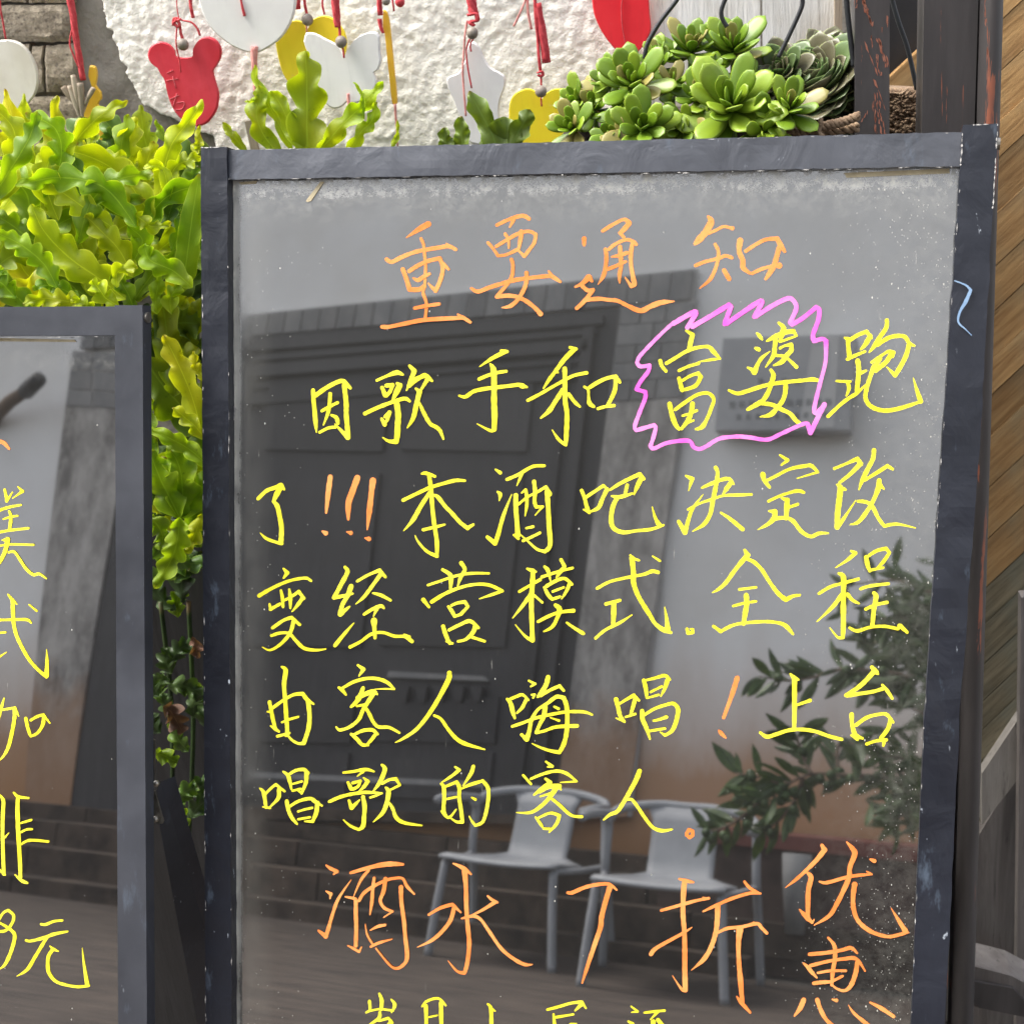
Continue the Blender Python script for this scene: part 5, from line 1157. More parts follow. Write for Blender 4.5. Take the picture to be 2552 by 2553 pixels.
for i in range(26):
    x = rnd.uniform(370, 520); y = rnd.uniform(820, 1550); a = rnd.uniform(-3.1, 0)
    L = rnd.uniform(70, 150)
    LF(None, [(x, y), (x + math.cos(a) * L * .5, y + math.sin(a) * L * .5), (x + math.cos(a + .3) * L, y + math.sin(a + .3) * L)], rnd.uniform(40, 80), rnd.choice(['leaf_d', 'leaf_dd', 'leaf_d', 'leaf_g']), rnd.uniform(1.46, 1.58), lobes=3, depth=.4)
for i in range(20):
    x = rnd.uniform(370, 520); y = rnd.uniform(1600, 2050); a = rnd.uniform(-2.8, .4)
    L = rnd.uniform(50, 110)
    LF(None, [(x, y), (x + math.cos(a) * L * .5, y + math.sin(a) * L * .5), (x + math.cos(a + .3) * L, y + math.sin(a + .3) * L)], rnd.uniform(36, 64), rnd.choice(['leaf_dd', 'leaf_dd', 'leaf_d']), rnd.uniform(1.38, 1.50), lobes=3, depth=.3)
LF('h', [(700, 690), (740, 700), (780, 720), (812, 735)], 90, 'leaf_g', 1.33, lobes=1)
LF('h', [(840, 1065), (835, 1010), (820, 960), (790, 920)], 80, 'leaf_g', 1.33, lobes=2)
LF('h', [(745, 480), (780, 500), (810, 550), (838, 600)], 120, 'dead', 1.32, lobes=2)
LF('h', [(880, 160), (895, 200), (900, 230), (890, 250)], 70, 'dead', 1.34, lobes=1)
# tips in front of the stucco
LF('b', [(810, 1300), (800, 950), (800, 650), (788, 380)], 330, 'leaf_g', 1.55, lobes=2, depth=.4, phase=.1)
LF('b', [(800, 1150), (680, 950), (600, 780), (525, 680)], 150, 'leaf_g', 1.55, lobes=1, depth=.2)
LF('b', [(850, 1200), (1050, 950), (1230, 780), (1372, 610)], 170, 'leaf_g', 1.54, lobes=3, depth=.4)
LF('b', [(1100, 1200), (1200, 1000), (1290, 900), (1320, 760)], 130, 'leaf_g', 1.54, lobes=2)
LF('b', [(1230, 900), (1220, 760), (1190, 660), (1145, 615)], 40, 'leaf_g', 1.54, lobes=1)
LF('b', [(620, 1200), (480, 1020), (420, 860), (450, 740), (430, 640)], 170, 'leaf_g', 1.55, lobes=2, depth=.3)
LF('b', [(700, 1150), (600, 950), (510, 780), (420, 600), (410, 480)], 100, 'leaf_g', 1.56, lobes=2)
LF('b', [(350, 1150), (280, 1060), (220, 990), (165, 915)], 80, 'leaf_g', 1.53, lobes=1, depth=.2)
LF('b', [(330, 760), (370, 760), (410, 730), (430, 700)], 30, 'leaf_g', 1.55, lobes=1)
LF('b', [(1460, 1180), (1450, 1100), (1480, 1000), (1480, 900)], 50, 'leaf_g', 1.56, lobes=1)
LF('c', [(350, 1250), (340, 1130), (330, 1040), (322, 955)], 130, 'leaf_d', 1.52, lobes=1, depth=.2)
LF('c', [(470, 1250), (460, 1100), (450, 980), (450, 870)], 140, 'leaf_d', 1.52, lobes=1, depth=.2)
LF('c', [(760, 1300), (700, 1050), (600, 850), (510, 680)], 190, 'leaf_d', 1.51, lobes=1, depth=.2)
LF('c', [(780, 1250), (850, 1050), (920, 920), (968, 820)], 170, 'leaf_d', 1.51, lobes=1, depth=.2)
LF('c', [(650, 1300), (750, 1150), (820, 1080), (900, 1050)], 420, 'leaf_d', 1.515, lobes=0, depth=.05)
# stems and planter below
mb = MB()
for (x0, y0, x1, y1) in ((430, 2000, 400, 1500), (470, 2100, 470, 1500), (300, 900, 330, 600), (120, 900, 200, 600), (450, 1100, 430, 800), (455, 1500, 448, 1290)):
    p = crom([(x0, y0), ((x0 + x1) / 2 + 12, (y0 + y1) / 2), (x1, y1)], 5)
    mb = MB(); mb.tube([at(x, y, 1.52) for x, y in p], .0032, 7); mb.build('stem', M['leaf_dd'], pl, smooth=True)
pt = empty('planter_box', V((-.6, 1.6, 0)), label='dark planter behind the boards from which the leafy plant grows', cat='planter')
mb = MB(); mb.box((-2.2, 1.56, 0), (-.02, 1.60, 1.02)); mb.build('front_panel', M['door'], pt)
mb = MB(); mb.box((-2.2, 1.605, 0), (-.02, 1.735, 1.0)); mb.build('soil', M['soil'], pt)
bl = empty('wooden_barrel', V((-.42, 1.42, 0)), label='dark old wooden barrel standing between the two boards', cat='barrel')
mb = MB()
for k in range(9):
    a0, a1 = math.pi + math.pi * k / 9 + .012, math.pi + math.pi * (k + 1) / 9 - .012
    mb = MB(); base = 0; r_ = lambda z: .15 + .03 * math.sin(math.pi * z / .72)
    zz = [.72 * q / 8 for q in range(9)]
    for z in zz:
        for a in (a0, a1): mb.v.append(V((-.42 + r_(z) * math.cos(a), 1.36 + r_(z) * math.sin(a), z))); mb.uv.append((0, 0))
    for q in range(8): mb.f.append((2 * q, 2 * q + 1, 2 * q + 3, 2 * q + 2))
    mb.build('stave', M['pot'], bl)

# ------------------------------------------------------------------ succulents and hanging baskets
def fleshy(kind, seed):
    """one fat leaf along +X, upper side +Z, length 1"""
    rnd = random.Random(seed); mb = MB(); n = 9; k = 10
    for i in range(n + 1):
        t = i / n
        if kind == 'jade':
            wd = .26 * (.34 + .66 * math.sin(math.pi / 2 * min(1, t / .62)) ** 1.3) * (1 if t < .66 else math.sqrt(max(0, 1 - ((t - .66) / .345) ** 2))); th = .075 * math.sin(math.pi * min(1, .12 + t * .86)) ** .6
        else:
            wd = .34 * (math.sin(math.pi * min(1, .12 + t * .62)) ** .8) * (1 - t ** 7 * .93); th = .06 * (1 - t ** 4 * .8)
            if t > .93: wd = .05
        if i == n: wd = th = .004
        z = .16 * t * t if kind == 'jade' else .20 * t * t
        for q in range(k):
            a = 2 * math.pi * q / k
            y = math.cos(a) * wd; cup = (abs(y) ** 2) * (.55 if kind == 'jade' else 1.1)
            mb.v.append(V((t, y, z + cup + math.sin(a) * th))); mb.uv.append((abs(math.cos(a)), t))
    for i in range(n):
        for q in range(k): mb.f.append((i * k + q, i * k + (q + 1) % k, (i + 1) * k + (q + 1) % k, (i + 1) * k + q))
    mb.f.append(tuple(range(k))[::-1]); mb.f.append(tuple(n * k + q for q in range(k)))
    me = bpy.data.meshes.new('fleshy_leaf'); me.from_pydata([tuple(v) for v in mb.v], [], mb.f)
    l = me.uv_layers.new(name='UVMap')
    for lp in me.loops: l.data[lp.index].uv = mb.uv[lp.vertex_index]
    for p in me.polygons: p.use_smooth = True
    return me
M['succ_o'] = succ('reddish_tinged_succulent', (.16, .14, .03), (.30, .27, .07), (.34, .20, .10))
JM = []
for mt in ('succ', 'succ_y', 'succ_o'):
    for s_ in range(2):
        me = fleshy('jade', s_); me.materials.append(M[mt]); JM.append(me)
EM = []
for mt in ('eche', 'eche_p'):
    me = fleshy('eche', 1); me.materials.append(M[mt]); EM.append(me)

def rosette(parent, x, y, r, Y, axis, n, meshes, elev=(70, -5), seed=0, wsc=1.0, golden=137.5, inner=.45):
    rnd = random.Random(seed); c = at(x, y, Y); s = PXM(Y) * r
    ax = V(axis).normalized(); bx = ax.cross(V((0, .3, 1))).normalized(); by = ax.cross(bx)
    for i in range(n):
        t = (i + .5) / n
        az = math.radians(golden * i + rnd.uniform(-22, 22)); el = math.radians(elev[0] + (elev[1] - elev[0]) * t ** .8 + rnd.uniform(-6, 6))
        d = (bx * math.cos(az) + by * math.sin(az)) * math.cos(el) + ax * math.sin(el)
        side = ax.cross(d).normalized(); up = d.cross(side).normalized()
        if up.dot(ax) < 0: up = -up; side = -side
        L = s * (inner + (1 - inner) * min(1, t * 1.5)) * rnd.uniform(.88, 1.1)
        m3 = Matrix((d * L, side * L * wsc * rnd.uniform(.9, 1.1), up * L)).transposed().to_4x4()
        off = -(1 - t) * .02 * s
        m3.translation = c + d * s * .06 - ax * s * .25 * t - parent.location
        o = bpy.data.objects.new('leaf', rnd.choice(meshes)); COL.objects.link(o); o.parent = parent; o.matrix_local = m3
    mb = MB(); mb.tube([c - ax * s * .1, c - ax * s * .5 + V((0, 0, -s * .4)), c + V((0, .02, -s * 1.1))], [s * .07, s * .09, s * .1], 7)
    mb.build('stem', M['succ'], parent, smooth=True)

js = empty('jade_succulent', V((.0, 1.45, 1.4)), label='cluster of bright green jade like succulent rosettes spilling over the board top', cat='succulent')
ROS = [(1437, 250, 66, 1.44, (-.5, -.6, .5), 12), (1425, 318, 72, 1.40, (-.3, -.8, .5), 14), (1512, 205, 70, 1.43, (-.5, -.6, .6), 10), (1580, 205, 98, 1.40, (-.1, -.8, .6), 17),
       (1602, 318, 92, 1.36, (.1, -.9, .45), 15), (1530, 340, 70, 1.37, (-.2, -.9, .4), 11), (1636, 140, 62, 1.46, (-.2, -.5, .9), 10), (1722, 118, 88, 1.47, (.1, -.5, .9), 15),
       (1640, 165, 60, 1.45, (0, -.7, .7), 9), (1828, 118, 92, 1.46, (.05, -.6, .8), 16), (1735, 240, 76, 1.40, (0, -.7, .7), 13), (1822, 262, 142, 1.37, (.0, -.82, .6), 22),
       (1702, 318, 78, 1.38, (-.3, -.9, .3), 11), (1965, 268, 88, 1.36, (.15, -.75, .65), 14), (1480, 268, 70, 1.42, (0, -.8, .5), 9), (1905, 330, 86, 1.35, (.2, -1, .1), 9), (1770, 180, 64, 1.44, (.2, -.6, .8), 9), (1680, 210, 66, 1.42, (.2, -.6, .8), 9), (1550, 270, 66, 1.4, (-.4, -.8, .5), 8), (1870, 200, 60, 1.43, (.3, -.6, .8), 9)]
for i, (x, y, r, Y, ax, n) in enumerate(ROS):
    ms = [JM[0], JM[1], JM[0], JM[2], JM[1], JM[0], JM[4], JM[3]] if i not in (11, 15) else [JM[2], JM[3], JM[0]]
    rosette(js, x, y, r * (1 if i != 11 else .93), Y, ax, n + 3, ms, seed=i, wsc=.88, elev=(76, 2 if i != 11 else -8))
ec = empty('echeveria', V((.12, 1.45, 1.4)), label='dusky purple green rosette succulent with pointed leaves beside the narrow post', cat='succulent')
rosette(ec, 2040, 215, 128, 1.47, (-.30, -.62, .72), 96, EM, elev=(84, 6), seed=77, wsc=.95, inner=.42)
rosette(ec, 1950, 185, 85, 1.46, (-.3, -.7, .6), 34, EM, elev=(82, 5), seed=78, wsc=.9, inner=.4)
rosette(ec, 2105, 270, 90, 1.46, (.2, -.8, .5), 34, EM, elev=(82, 5), seed=79, wsc=.9, inner=.4)
rosette(ec, 2070, 150, 85, 1.49, (.2, -.7, .7), 30, EM, elev=(82, 5), seed=80, wsc=.9, inner=.4)

def rope(parent, pts, r, Y, twist=9, name='rope_rim'):
    p = crom([(x, y) for x, y in pts], 14)
    c = [at(x, y, Y) for x, y in p]; s = PXM(Y)
    mb = MB()
    for k in range(3):
        a = 2 * math.pi * k / 3
        mb.tube([q + V((0, math.cos(a + i * .55), math.sin(a + i * .55))) * r * s * .55 for i, q in enumerate(c)], r * s * .52, 6)
    o = mb.build(name, M['rope'], parent, smooth=True); o['kind'] = 'stuff'; return o
def basket(label, x0, x1, ytop, Y, rows, ycount):
    b = empty('hanging_basket', V((at((x0 + x1) / 2, ytop, Y).x, Y, at(x0, ytop, Y).z)), label=label, cat='basket')
    for k in range(ycount):
        rope(b, [(x0 + 6 * math.sin(k), ytop + k * rows), ((x0 + x1) / 2, ytop + k * rows + 6), (x1 - 4 * math.cos(k * 2), ytop + k * rows - 2)], 12, Y + .004 * (k % 2), name='rope_rim' if k == 0 else 'woven_row')
    return b
b1 = basket('brown woven rope basket holding the succulents', 1990, 2142, 318, 1.38, 22, 1)
rope(b1, [(1960, 320), (2000, 326), (2060, 312), (2100, 303), (2140, 288)], 11, 1.37, name='rope_rim')
rope(b1, [(2046, 300), (2040, 330), (2052, 345)], 10, 1.362, name='rope_knot')
mb = MB(); mb.prism([at(x, y, 1.46) for x, y in [(1400, 335), (1560, 300), (1850, 290), (2140, 300), (2140, 420), (1400, 420)]], V((0, .12, 0))); mb.build('soil', M['soil'], b1)
for nm, pts, w_ in (('wire', [(1700, -30), (1686, 0), (1644, 55), (1614, 108), (1606, 145)], 10), ('wire', [(1820, -30), (1806, 0), (1798, 25), (1800, 45), (1812, 66)], 10), ('wire', [(1996, -30), (2000, 6), (1990, 36), (1966, 88), (1940, 142)], 10), ('wire', [(2108, -30), (2112, 30), (2120, 100), (2128, 165)], 12)):
    mb = MB(); p = crom(pts, 6); mb.tube([at(x, y, 1.43) for x, y in p], w_ * PXM(1.43) / 2, 8); mb.build(nm, M['wire'], b1, smooth=True)
b2 = basket('second rope basket seen in the gap between the two dark posts', 2190, 2304, 226, 1.56, 20, 8)
mb = MB(); p = crom([(2215, -30), (2238, 50), (2262, 120), (2285, 222)], 6); mb.tube([at(x, y, 1.545) for x, y in p], 11 * PXM(1.5) / 2, 8); mb.build('wire', M['wire'], b2, smooth=True)
rnd = random.Random(11)
mb = MB()
for i in range(240):
    x, y = rnd.uniform(2190, 2302), rnd.uniform(228, 400); c = at(x, y, 1.55); a = rnd.uniform(-.7, .7)
    d = V((math.cos(a), -.2, math.sin(a))) * PXM(1.55) * rnd.uniform(9, 18)
    mb.tube([c - d, c + V((0, -.006, 0)), c + d], [.0006, .0016, .0006], 5)
tag(mb.build('rope_fibre', M['rope'], b2, smooth=True), kind='stuff')
mb = MB(); mb.prism([at(x, y, 1.57) for x, y in [(2180, 230), (2300, 236), (2304, 420), (2180, 420)]], V((0, .1, 0))); mb.build('liner', M['rope'], b2)

# ------------------------------------------------------------------ the lane behind the viewer, seen mirrored in the board glass
YF = -4.6
fac = empty('opposite_house', V((-2.6, YF, 0)), label='white plastered house front with a dark double door, mirrored in the board glass', cat='house')
def main_x(X, y):
    """photo x on the big board's glass that mirrors the world X of the house front"""
    a, b = -3000.0, 1500.0
    for _ in range(40):
        c_ = (a + b) / 2
        if mir(c_, y, YF).x < X: a = c_
        else: b = c_
    return a
XDL = mir(262, 1240, YF, BD * .955).x; XBL = mir(176, 880, YF, BD * .955).x
DL0, DL1 = main_x(XDL + .12, 800), main_x(XDL, 2055); BL0 = main_x(XBL, 720)
def wallpt(x, y, off=0, d=BD): return mir(x, y, YF + off, d)
# plaster wall with door opening left open
dl_x, dr_x = -6.35, mir(1520, 900, YF).x
z_th = mir(603, 2032, YF).z
door_top = mir(1169, 786, YF).z
mb = MB()
R_ = [mir(1737, 668, YF), mir(1690, 1145, YF), mir(1600, 1700, YF)]
mb.box((-16, YF - .3, -.2), (9, YF - .02, 6.2)); mb.build('plaster_wall', M['plaster'], fac)
# right stone jamb built of blocks: band over the door, then the column
def slab(name, mat, pts, off, dep, parent=fac, d=BD):
    mb = MB(); mb.prism([mir(x, y, YF + off, d) for x, y in pts], V((0, -dep, 0))); return mb.build(name, mat, parent)
slab('jamb_backing', M['joint'], [(1541, 764), (1735, 742), (1712, 860), (1690, 1130), (1655, 1340), (1640, 1500), (1590, 1850), (1570, 2040), (1350, 2040), (1400, 1860), (1440, 1560), (1498, 1138)], .02, .03)
# course of upright blocks along the top
def topx(y0=True): pass
n = 26
xs = [-60 + 1797 * i / n for i in range(n + 1)]
up = lambda x: 786 + (668 - 786) * (x - 588) / (1737 - 588)
lo = lambda x: 838 + (744 - 838) * (x - 596) / (1730 - 596)
slab('band_backing', M['joint'], [(BL0, up(BL0)), (1737, up(1737)), (1728, lo(1728)), (BL0, lo(BL0))], .02, .03)
x = BL0 + 4
k = 0
rnd = random.Random(2)
while x < 1725:
    wv = 38 + (x - BL0) * .011
    x2 = min(x + wv, 1736)
    if x2 - x > 14: slab('stone_block', M['stone'], [(x + 2, up(x)), (x2 - 2, up(x2)), (x2 - 12, lo(x2)), (x - 8, lo(x))], .03 + rnd.uniform(0, .006), .03)
    x = x2
# blocks of the right column: rows read from the glass
edL = lambda y: 1545 + (1434 - 1545) * (y - 764) / (1609 - 764)
edR = lambda y: 1733 + (1625 - 1733) * (y - 750) / (1550 - 750)
rows = [764, 808, 860, 905, 950, 1000]
for i in range(len(rows) - 1):
    y0, y1 = rows[i], rows[i + 1]
    cuts = ([.28, .62] if i % 2 == 0 else [.48]) ; e = [0] + cuts + [1]
    for a, b in zip(e, e[1:]):
        f0 = lambda t, y: edL(y) + (edR(y) - edL(y)) * t
        slab('stone_block', M['stone'], [(f0(a, y0) + 2, y0 - 12 * a + 2), (f0(b, y0) - 2, y0 - 12 * b + 2), (f0(b, y1) - 2, y1 - 12 * b), (f0(a, y1) + 2, y1 - 12 * a)], .03 + rnd.uniform(0, .008), .03)
ren = [(edL(1002), 1002), (edR(992), 992), (edR(1300), 1300), (edR(1500), 1500), (edR(1850), 1850), (edR(2040), 2040), (edL(2048), 2048), (edL(1600), 1600)]
slab('flaking_render', M['mottle'], ren, .032, .03)
# door: recessed frame with mouldings, two leaves with panels
slab('door_frame', M['door'], [(DL0, lo(DL0)), (edL(764) - 2, 768), (edL(1600), 1600), (edL(2055), 2055), (DL1, 2055)], -.0 + .024, .02)
for k, (a, b, off) in enumerate([(12, 34, .06), (46, 60, .05), (72, 100, .07), (118, 130, .045), (150, 170, .06)]):
    slab('lintel_moulding', M['door'], [(DL0 + 30, lo(DL0) + a), (1500 - k * 14, lo(1500) + a + 8), (1500 - k * 14, lo(1500) + b + 8), (DL0 + 30, lo(DL0) + b)], off, .03)
for k, xx in enumerate((1478, 1425)):
    slab('door_post', M['door'], [(xx - 26, 815 + 40 * k), (xx, 812 + 40 * k), (xx - 140, 2052), (xx - 166, 2052)], .05 + .02 * (1 - k), .04)
for (xa, xb_) in ((640, 940), (985, 1300)):
    for (ya, yb) in ((930, 1120), (1180, 1610), (1740, 1850), (1880, 1990)):
        sh = lambda x, y: (x - (y - 1200) * .11, y)
        slab('door_panel', M['door'], [sh(xa, ya + 20), sh(xb_, ya), sh(xb_, yb + 6), sh(xa, yb)], .045, .03)
# carved strip and pale rail across the door
slab('carved_rail', M['stone'], [(965, 1675), (1200, 1688), (1212, 1700), (960, 1690)], .06, .03)
for i in range(5):
    x = 985 + i * 46; slab('carved_bracket', M['door'], [(x, 1712), (x + 30, 1714), (x + 22, 1752), (x + 8, 1750)], .07, .03)
slab('lower_rail', M['stone'], [(590, 1926), (1200, 1952), (1200, 1966), (590, 1940)], .05, .03)
slab('door_sill', M['step'], [(400, 2006), (1400, 2040), (1400, 2060), (400, 2040)], .10, .10)
# left jamb of the same door, seen in the left board
s2 = lambda name, mat, pts, off, dep: slab(name, mat, pts, off, dep, fac, d2)
jL = lambda y: 176 - (y - 880) * .127 if y < 1500 else 98 - (y - 1500) * .09
jR = lambda y: 285 - (y - 1240) * .125
s2('flaking_render', M['mottle'], [(176, 872), (330, 890), (285, 1240), (240, 1500), (190, 1833), (150, 2160), (48, 2150), (60, 1900), (98, 1500), (128, 1240)], .034, .03)
for (a, b) in ((876, 918), (922, 968), (972, 1010)):
    s2('stone_block', M['stone'], [(176 - (a - 872) * .12, a), (224, a + 3), (222, b + 3), (176 - (b - 872) * .12, b)], .04, .03)
    s2('stone_block', M['stone'], [(228, a + 3), (300, a + 8), (296, b + 8), (226, b + 3)], .042, .03)

# electric bracket / branch stub on the wall
st_ = empty('wall_bracket', wallpt(40, 960, .1, d2), label='short brown wooden peg sticking out of the white wall, mirrored in the left board', cat='peg')
mb = MB(); mb.tube([mir(-40, 1060, YF - .02, d2), mir(20, 1000, YF + .15, d2), mir(58, 975, YF + .22, d2)], [.05, .045, .04], 8); mb.build('peg', M['bark'], st_, smooth=True)
mb = MB(); mb.tube([mir(58, 976, YF + .22, d2), mir(92, 944, YF + .3, d2)], [.055, .05], 8); mb.build('peg_end', M['dark'], st_, smooth=True)
# brown stain skirting left of the column
# steps up to the door
stp = empty('stone_steps', V((-3, -4.3, 0)), label='worn stone steps leading up to the dark door, mirrored in the board glass', cat='steps')
ey = [2301, 2239, 2156, 2086]
prevz = 0
rnd = random.Random(9)
zs = [mir(603, yy, -4.08 - .14 * k).z for k, yy in enumerate([2239, 2156, 2086, 2040])]
for k in range(4):
    Yk = -4.08 - .14 * k
    x = -7.5
    while x < -1.2:
        L = rnd.uniform(.7, 1.3)
        mb = MB(); mb.box((x + .006, YF - .02, (zs[k - 1] if k else -.05) + .002), (x + L - .006, Yk + rnd.uniform(-.006, .006), zs[k] + rnd.uniform(-.005, .005)))
        mb.build('step_stone', M['step'], stp); x += L
# paved floor of the lane on that side
fl_ = mesh('lane_paving', [(-9, -4.1, .002), (5, -4.1, .002), (5, -.4, .002), (-9, -.4, .002)], [(0, 1, 2, 3)], M['floor'], kind='structure')
# dark low plinth wall right of the steps
pz = mir(2050, 2105, -4.3).z
lw = empty('low_plinth', V((-.4, -4.35, 0)), label='dark brown trough with a dull red rim along the white wall, mirrored in the glass', cat='trough')
xl = mir(1640, 2150, -4.3).x
mb = MB(); mb.box((xl, YF, 0), (2.5, -4.3, pz - .05)); mb.build('trough_body', M['pot'], lw)
mb = MB(); mb.box((xl - .02, YF, pz - .048), (2.5, -4.27, pz + .02)); mb.build('rim', M['terra'], lw)
for xx in (1985,):
    a = mir(xx, 2100, -4.2); mb = MB(); mb.tube([V((a.x, -4.22, pz - .42)), V((a.x, -4.22, pz - .2)), V((a.x, -4.22, pz - .06))], [.045, .065, .07], 12); mb.build('pale_jar', M['stone'], lw, smooth=True)

# sign plaque on the wall
sg = empty('wall_sign', mir(1960, 960, YF + .05), label='grey box sign with dark lettering on the white wall, mirrored in the glass', cat='sign')
SQ = [(1801, 843), (2100, 832), (2086, 1069), (1780, 1072)]
SO = [(1801, 843), (2131, 832), (2116, 1072), (1780, 1072)]
Ysg = .13
P = [mir(x, y, YF + Ysg) for x, y in SO]
mb = MB(); mb.prism(P, V((0, -.12, 0))); mb.build('sign_box', M['sign'], sg)
mb = MB(); mb.prism([mir(x, y, YF + Ysg + .004) for x, y in [(2026, 838), (2092, 836), (2078, 1066), (1990, 1068)]], V((0, -.003, 0))); mb.build('sign_face', M['sign_l'], sg)
rnd = random.Random(4)
def sgl(cx, cy, sz, seed):
    r = random.Random(seed); mb = MB()
    def bar(x0, y0, x1, y1, w_):
        dx, dy = x1 - x0, y1 - y0; L = math.hypot(dx, dy) or 1; nx_, ny_ = -dy / L * w_ / 2, dx / L * w_ / 2
        q = [(x0 + nx_, y0 + ny_), (x1 + nx_, y1 + ny_), (x1 - nx_, y1 - ny_), (x0 - nx_, y0 - ny_)]
        P = [mir(x, y, YF + Ysg + .0055 + len(mb.v) * .00002) for x, y in q]; mb.add(P, [(0, 1, 2, 3)])
    h = sz / 2
    for i in range(3): yy = cy - h + sz * (i + .3) / 3; bar(cx - h * .85, yy, cx + h * .85, yy + r.uniform(-1, 1), sz * .13)
    bar(cx - h * .5 + r.uniform(-2, 2), cy - h, cx - h * .6, cy + h, sz * .14); bar(cx + h * .5, cy - h * r.uniform(.3, 1), cx + h * .55 + r.uniform(-2, 2), cy + h, sz * .14)
    mb.build('sign_character', M['signtext'], sg)
for i in range(11): sgl(1824 + i * 24, 1008 - i * .6, 17, i)
for i in range(10): sgl(1840 + i * 24, 1040 - i * .7, 14, 30 + i)
for i in range(4): sgl(1895 + i * 30, 950, 15, 60 + i)

# two pale plastic armchairs
def chair(fl, fr, label):
    """fl, fr: floor points of the two front legs"""
    W_ = (fr - fl).length; ux = (fr - fl).normalized(); uz = V((0, 0, 1)); uy = ux.cross(uz)
    if uy.y > 0: uy = -uy            # towards the house: the chair faces the viewer
    k = W_ / .50
    e = empty('plastic_armchair', (fl + fr) / 2, label=label, cat='chair', group='pale plastic armchairs in front of the steps')
    T = lambda x, y, z: fl + ux * (W_ * .5 + x * k) + uy * (y * k) + uz * (z * k * .80)
    r = .0165 * k
    def tb(name, pts, rad, n=10):
        mb = MB(); mb.tube([T(*p) for p in crom(pts, 5)], rad, n); mb.build(name, M['chair'], e, smooth=True)
    for s_ in (-1, 1):
        tb('leg', [(s_ * .25, 0, 0), (s_ * .235, .01, .22), (s_ * .22, .03, .43)], r)
        tb('leg', [(s_ * .30, .50, 0), (s_ * .29, .45, .30), (s_ * .285, .40, .48), (s_ * .28, .40, .66), (s_ * .275, .36, .70)], r)
        tb('armrest', [(s_ * .275, .40, .72), (s_ * .295, .28, .725), (s_ * .305, .16, .72), (s_ * .30, .08, .71)], r * 1.05)
    tb('top_rail', [(-.275, .40, .70), (-.25, .46, .745), (-.12, .50, .775), (0, .51, .775), (.12, .50, .775), (.25, .46, .745), (.275, .40, .70)], r * 1.05)
    # seat and back are one bent sheet
    mb = MB(); prof = [(-.005, .445), (.06, .45), (.16, .44), (.28, .43), (.36, .435), (.40, .46), (.425, .52), (.45, .60), (.475, .70), (.495, .765)]
    n = 10
    for i, (y, z) in enumerate(prof):
        hw = .235 if i < 4 else (.125 if i < 9 else .15)
        if i == 4: hw = .17
        for q in range(n + 1):
            u = q / n * 2 - 1
            mb.v.append(T(hw * u, y, z + (.012 * u * u if i < 5 else 0))); mb.uv.append((0, 0))
    for i in range(len(prof) - 1):
        for q in range(n): a = i * (n + 1) + q; mb.f.append((a, a + 1, a + n + 2, a + n + 1))
    o = mb.build('seat', M['chair'], e, smooth=True)
    md = o.modifiers.new('thickness', 'SOLIDIFY'); md.thickness = .014 * k; md.offset = 0
    tb('side_rail', [(-.22, .03, .435), (-.25, .2, .43), (-.285, .40, .44)], r * .8); tb('side_rail', [(.22, .03, .435), (.25, .2, .43), (.285, .40, .44)], r * .8)
chair(mirz(1062, 2388, 0), mirz(1372, 2432, 0), 'pale plastic armchair before the steps, the left one of two mirrored in the glass')
chair(mirz(1443, 2466, 0), mirz(1804, 2512, 0), 'pale plastic armchair under the leafy branches, the right one of two mirrored in the glass')

# leafy shrub whose branches reach into the mirror image
sh = empty('leafy_shrub', mirz(2200, 2500, 0), label='dark green shrub with narrow leaves and small round fruit, at the right of the glass', cat='shrub')
YS = -2.3
rnd = random.Random(21)
br = [[(2420, 1720), (2210, 1680), (2090, 1673), (2024, 1693), (1962, 1700), (1890, 1690)], [(2420, 1450), (2330, 1480), (2230, 1450), (2110, 1462)], [(2420, 1600), (2300, 1560), (2220, 1540), (2150, 1590)],
      [(2420, 2030), (2250, 1955), (2130, 1938), (2020, 1935), (1955, 1960), (1900, 1945), (1830, 1932)], [(2020, 1935), (1995, 1880), (1985, 1838)], [(2090, 1940), (2085, 1880), (2100, 1850), (2130, 1862)],
      [(2000, 1940), (1985, 1985), (1955, 2035), (1905, 2080)], [(2420, 1960), (2330, 1990), (2290, 1990), (2230, 2060)], [(2330, 1960), (2260, 1900), (2200, 1890)], [(2420, 1880), (2330, 1800), (2260, 1760), (2200, 1690)], [(1960, 1960), (1900, 2000), (1820, 2060), (1760, 2080)]]
branch_mb = []
leaf_me = None
def leafmesh():
    mb = MB(); n = 6
    for i in range(n + 1):
        t = i / n; h = .135 * math.sin(math.pi * min(1, t * .97 + .02)) ** .9
        for q, u in enumerate((-1, 0, 1)): mb.v.append(V((t, h * u, .05 * math.sin(t * 3) + .05 * abs(u)))); mb.uv.append((.5 + u * .5, t))
    for i in range(n):
        for q in range(2): a = i * 3 + q; mb.f.append((a, a + 1, a + 4, a + 3))
    me = bpy.data.meshes.new('shrub_leaf'); me.from_pydata([tuple(v) for v in mb.v], [], mb.f); me.materials.append(M['leaf_dd'])
    l = me.uv_layers.new(name='UVMap')
    for lp in me.loops: l.data[lp.index].uv = mb.uv[lp.vertex_index]
    return me
LM = leafmesh(); nleaf = 0
stuffv = MB()
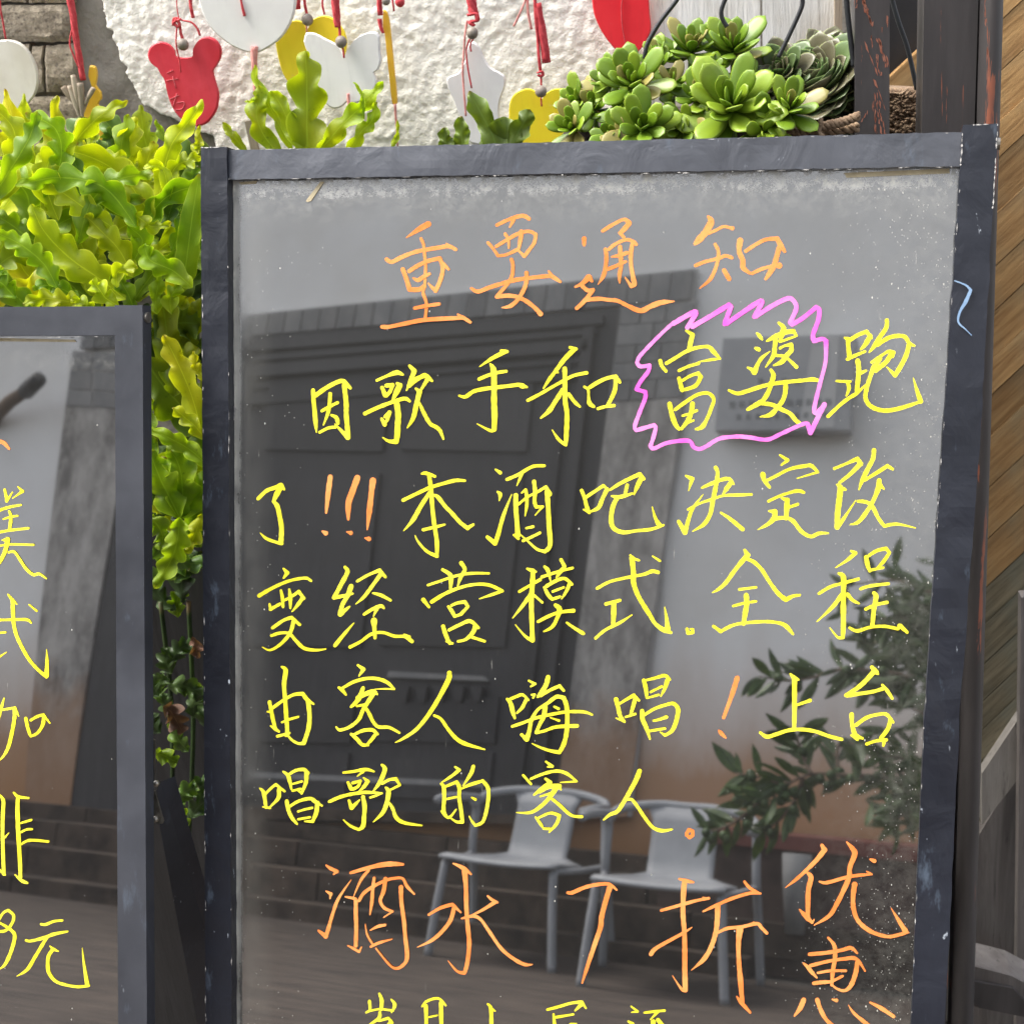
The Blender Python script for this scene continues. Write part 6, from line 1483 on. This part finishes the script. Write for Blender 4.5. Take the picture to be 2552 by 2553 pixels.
def put_leaf(p, d, L):
    global nleaf
    side = d.cross(V((rnd.uniform(-.5, .5), rnd.uniform(.4, 1), rnd.uniform(-.5, .5)))).normalized(); up = d.cross(side)
    m3 = Matrix((d * L, side * L, up * L)).transposed().to_4x4()
    if nleaf < 290:
        m3.translation = p - sh.location; o = bpy.data.objects.new('leaf', LM); COL.objects.link(o); o.parent = sh; o.matrix_local = m3; nleaf += 1
    else:
        m3.translation = p
        stuffv.add([m3 @ v.co for v in LM.vertices], [tuple(f.vertices) for f in LM.polygons])
root = sh.location.copy()
fruit = []
for bi, b in enumerate(br):
    c = crom([(x, y, YS + rnd.uniform(-.06, .06)) for x, y in b], 8)
    P = [mir(x, y, Y) for x, y, Y in c]
    n = len(P) - 1
    mb = MB(); mb.tube(P, [.009 * (1 - .75 * i / n) for i in range(n + 1)], 6); mb.build('branch', M['bark'], sh, smooth=True)
    for i in range(2, n + 1):
        t = (P[i] - P[i - 1]).normalized()
        for q in range((1 + (i % 2)) if i < n else 4):
            a = rnd.choice((-1, 1)) * rnd.uniform(.4, 1.2)
            d = (Matrix.Rotation(a, 3, 'Y') @ t + V((0, rnd.uniform(-.3, .3), rnd.uniform(-.1, .15)))).normalized()
            if rnd.random() < .62: put_leaf(P[i], d, rnd.uniform(.06, .15))
        if rnd.random() < .28: fruit.append(P[i] + V((rnd.uniform(-.02, .02), .01, rnd.uniform(-.04, .01))))
for p in fruit:
    mb = MB(); mb.ball(p, .017, n=10); mb.build('fruit', M['leaf_dd'], sh, smooth=True)
for i in range(240):
    x = 2350 - abs(rnd.gauss(0, 80)); y = rnd.gauss(1600, 82)
    if rnd.random() < .33: x = 2330 - abs(rnd.gauss(0, 60)); y = rnd.gauss(1985, 45)
    p = mir(x, y, YS + rnd.uniform(-.25, .12)); d = V((rnd.gauss(-.5, .7), rnd.gauss(0, .4), rnd.gauss(-.1, .6))).normalized()
    put_leaf(p, d, rnd.uniform(.07, .12))
tag(stuffv.build('inner_leaves', M['leaf_dd'], sh), kind='stuff')
mb = MB(); a = mir(2420, 1700, YS); mb.tube([V((a.x + .25, YS, 0)), V((a.x + .18, YS, .7)), a], [.03, .025, .015], 8); mb.build('trunk', M['bark'], sh, smooth=True)
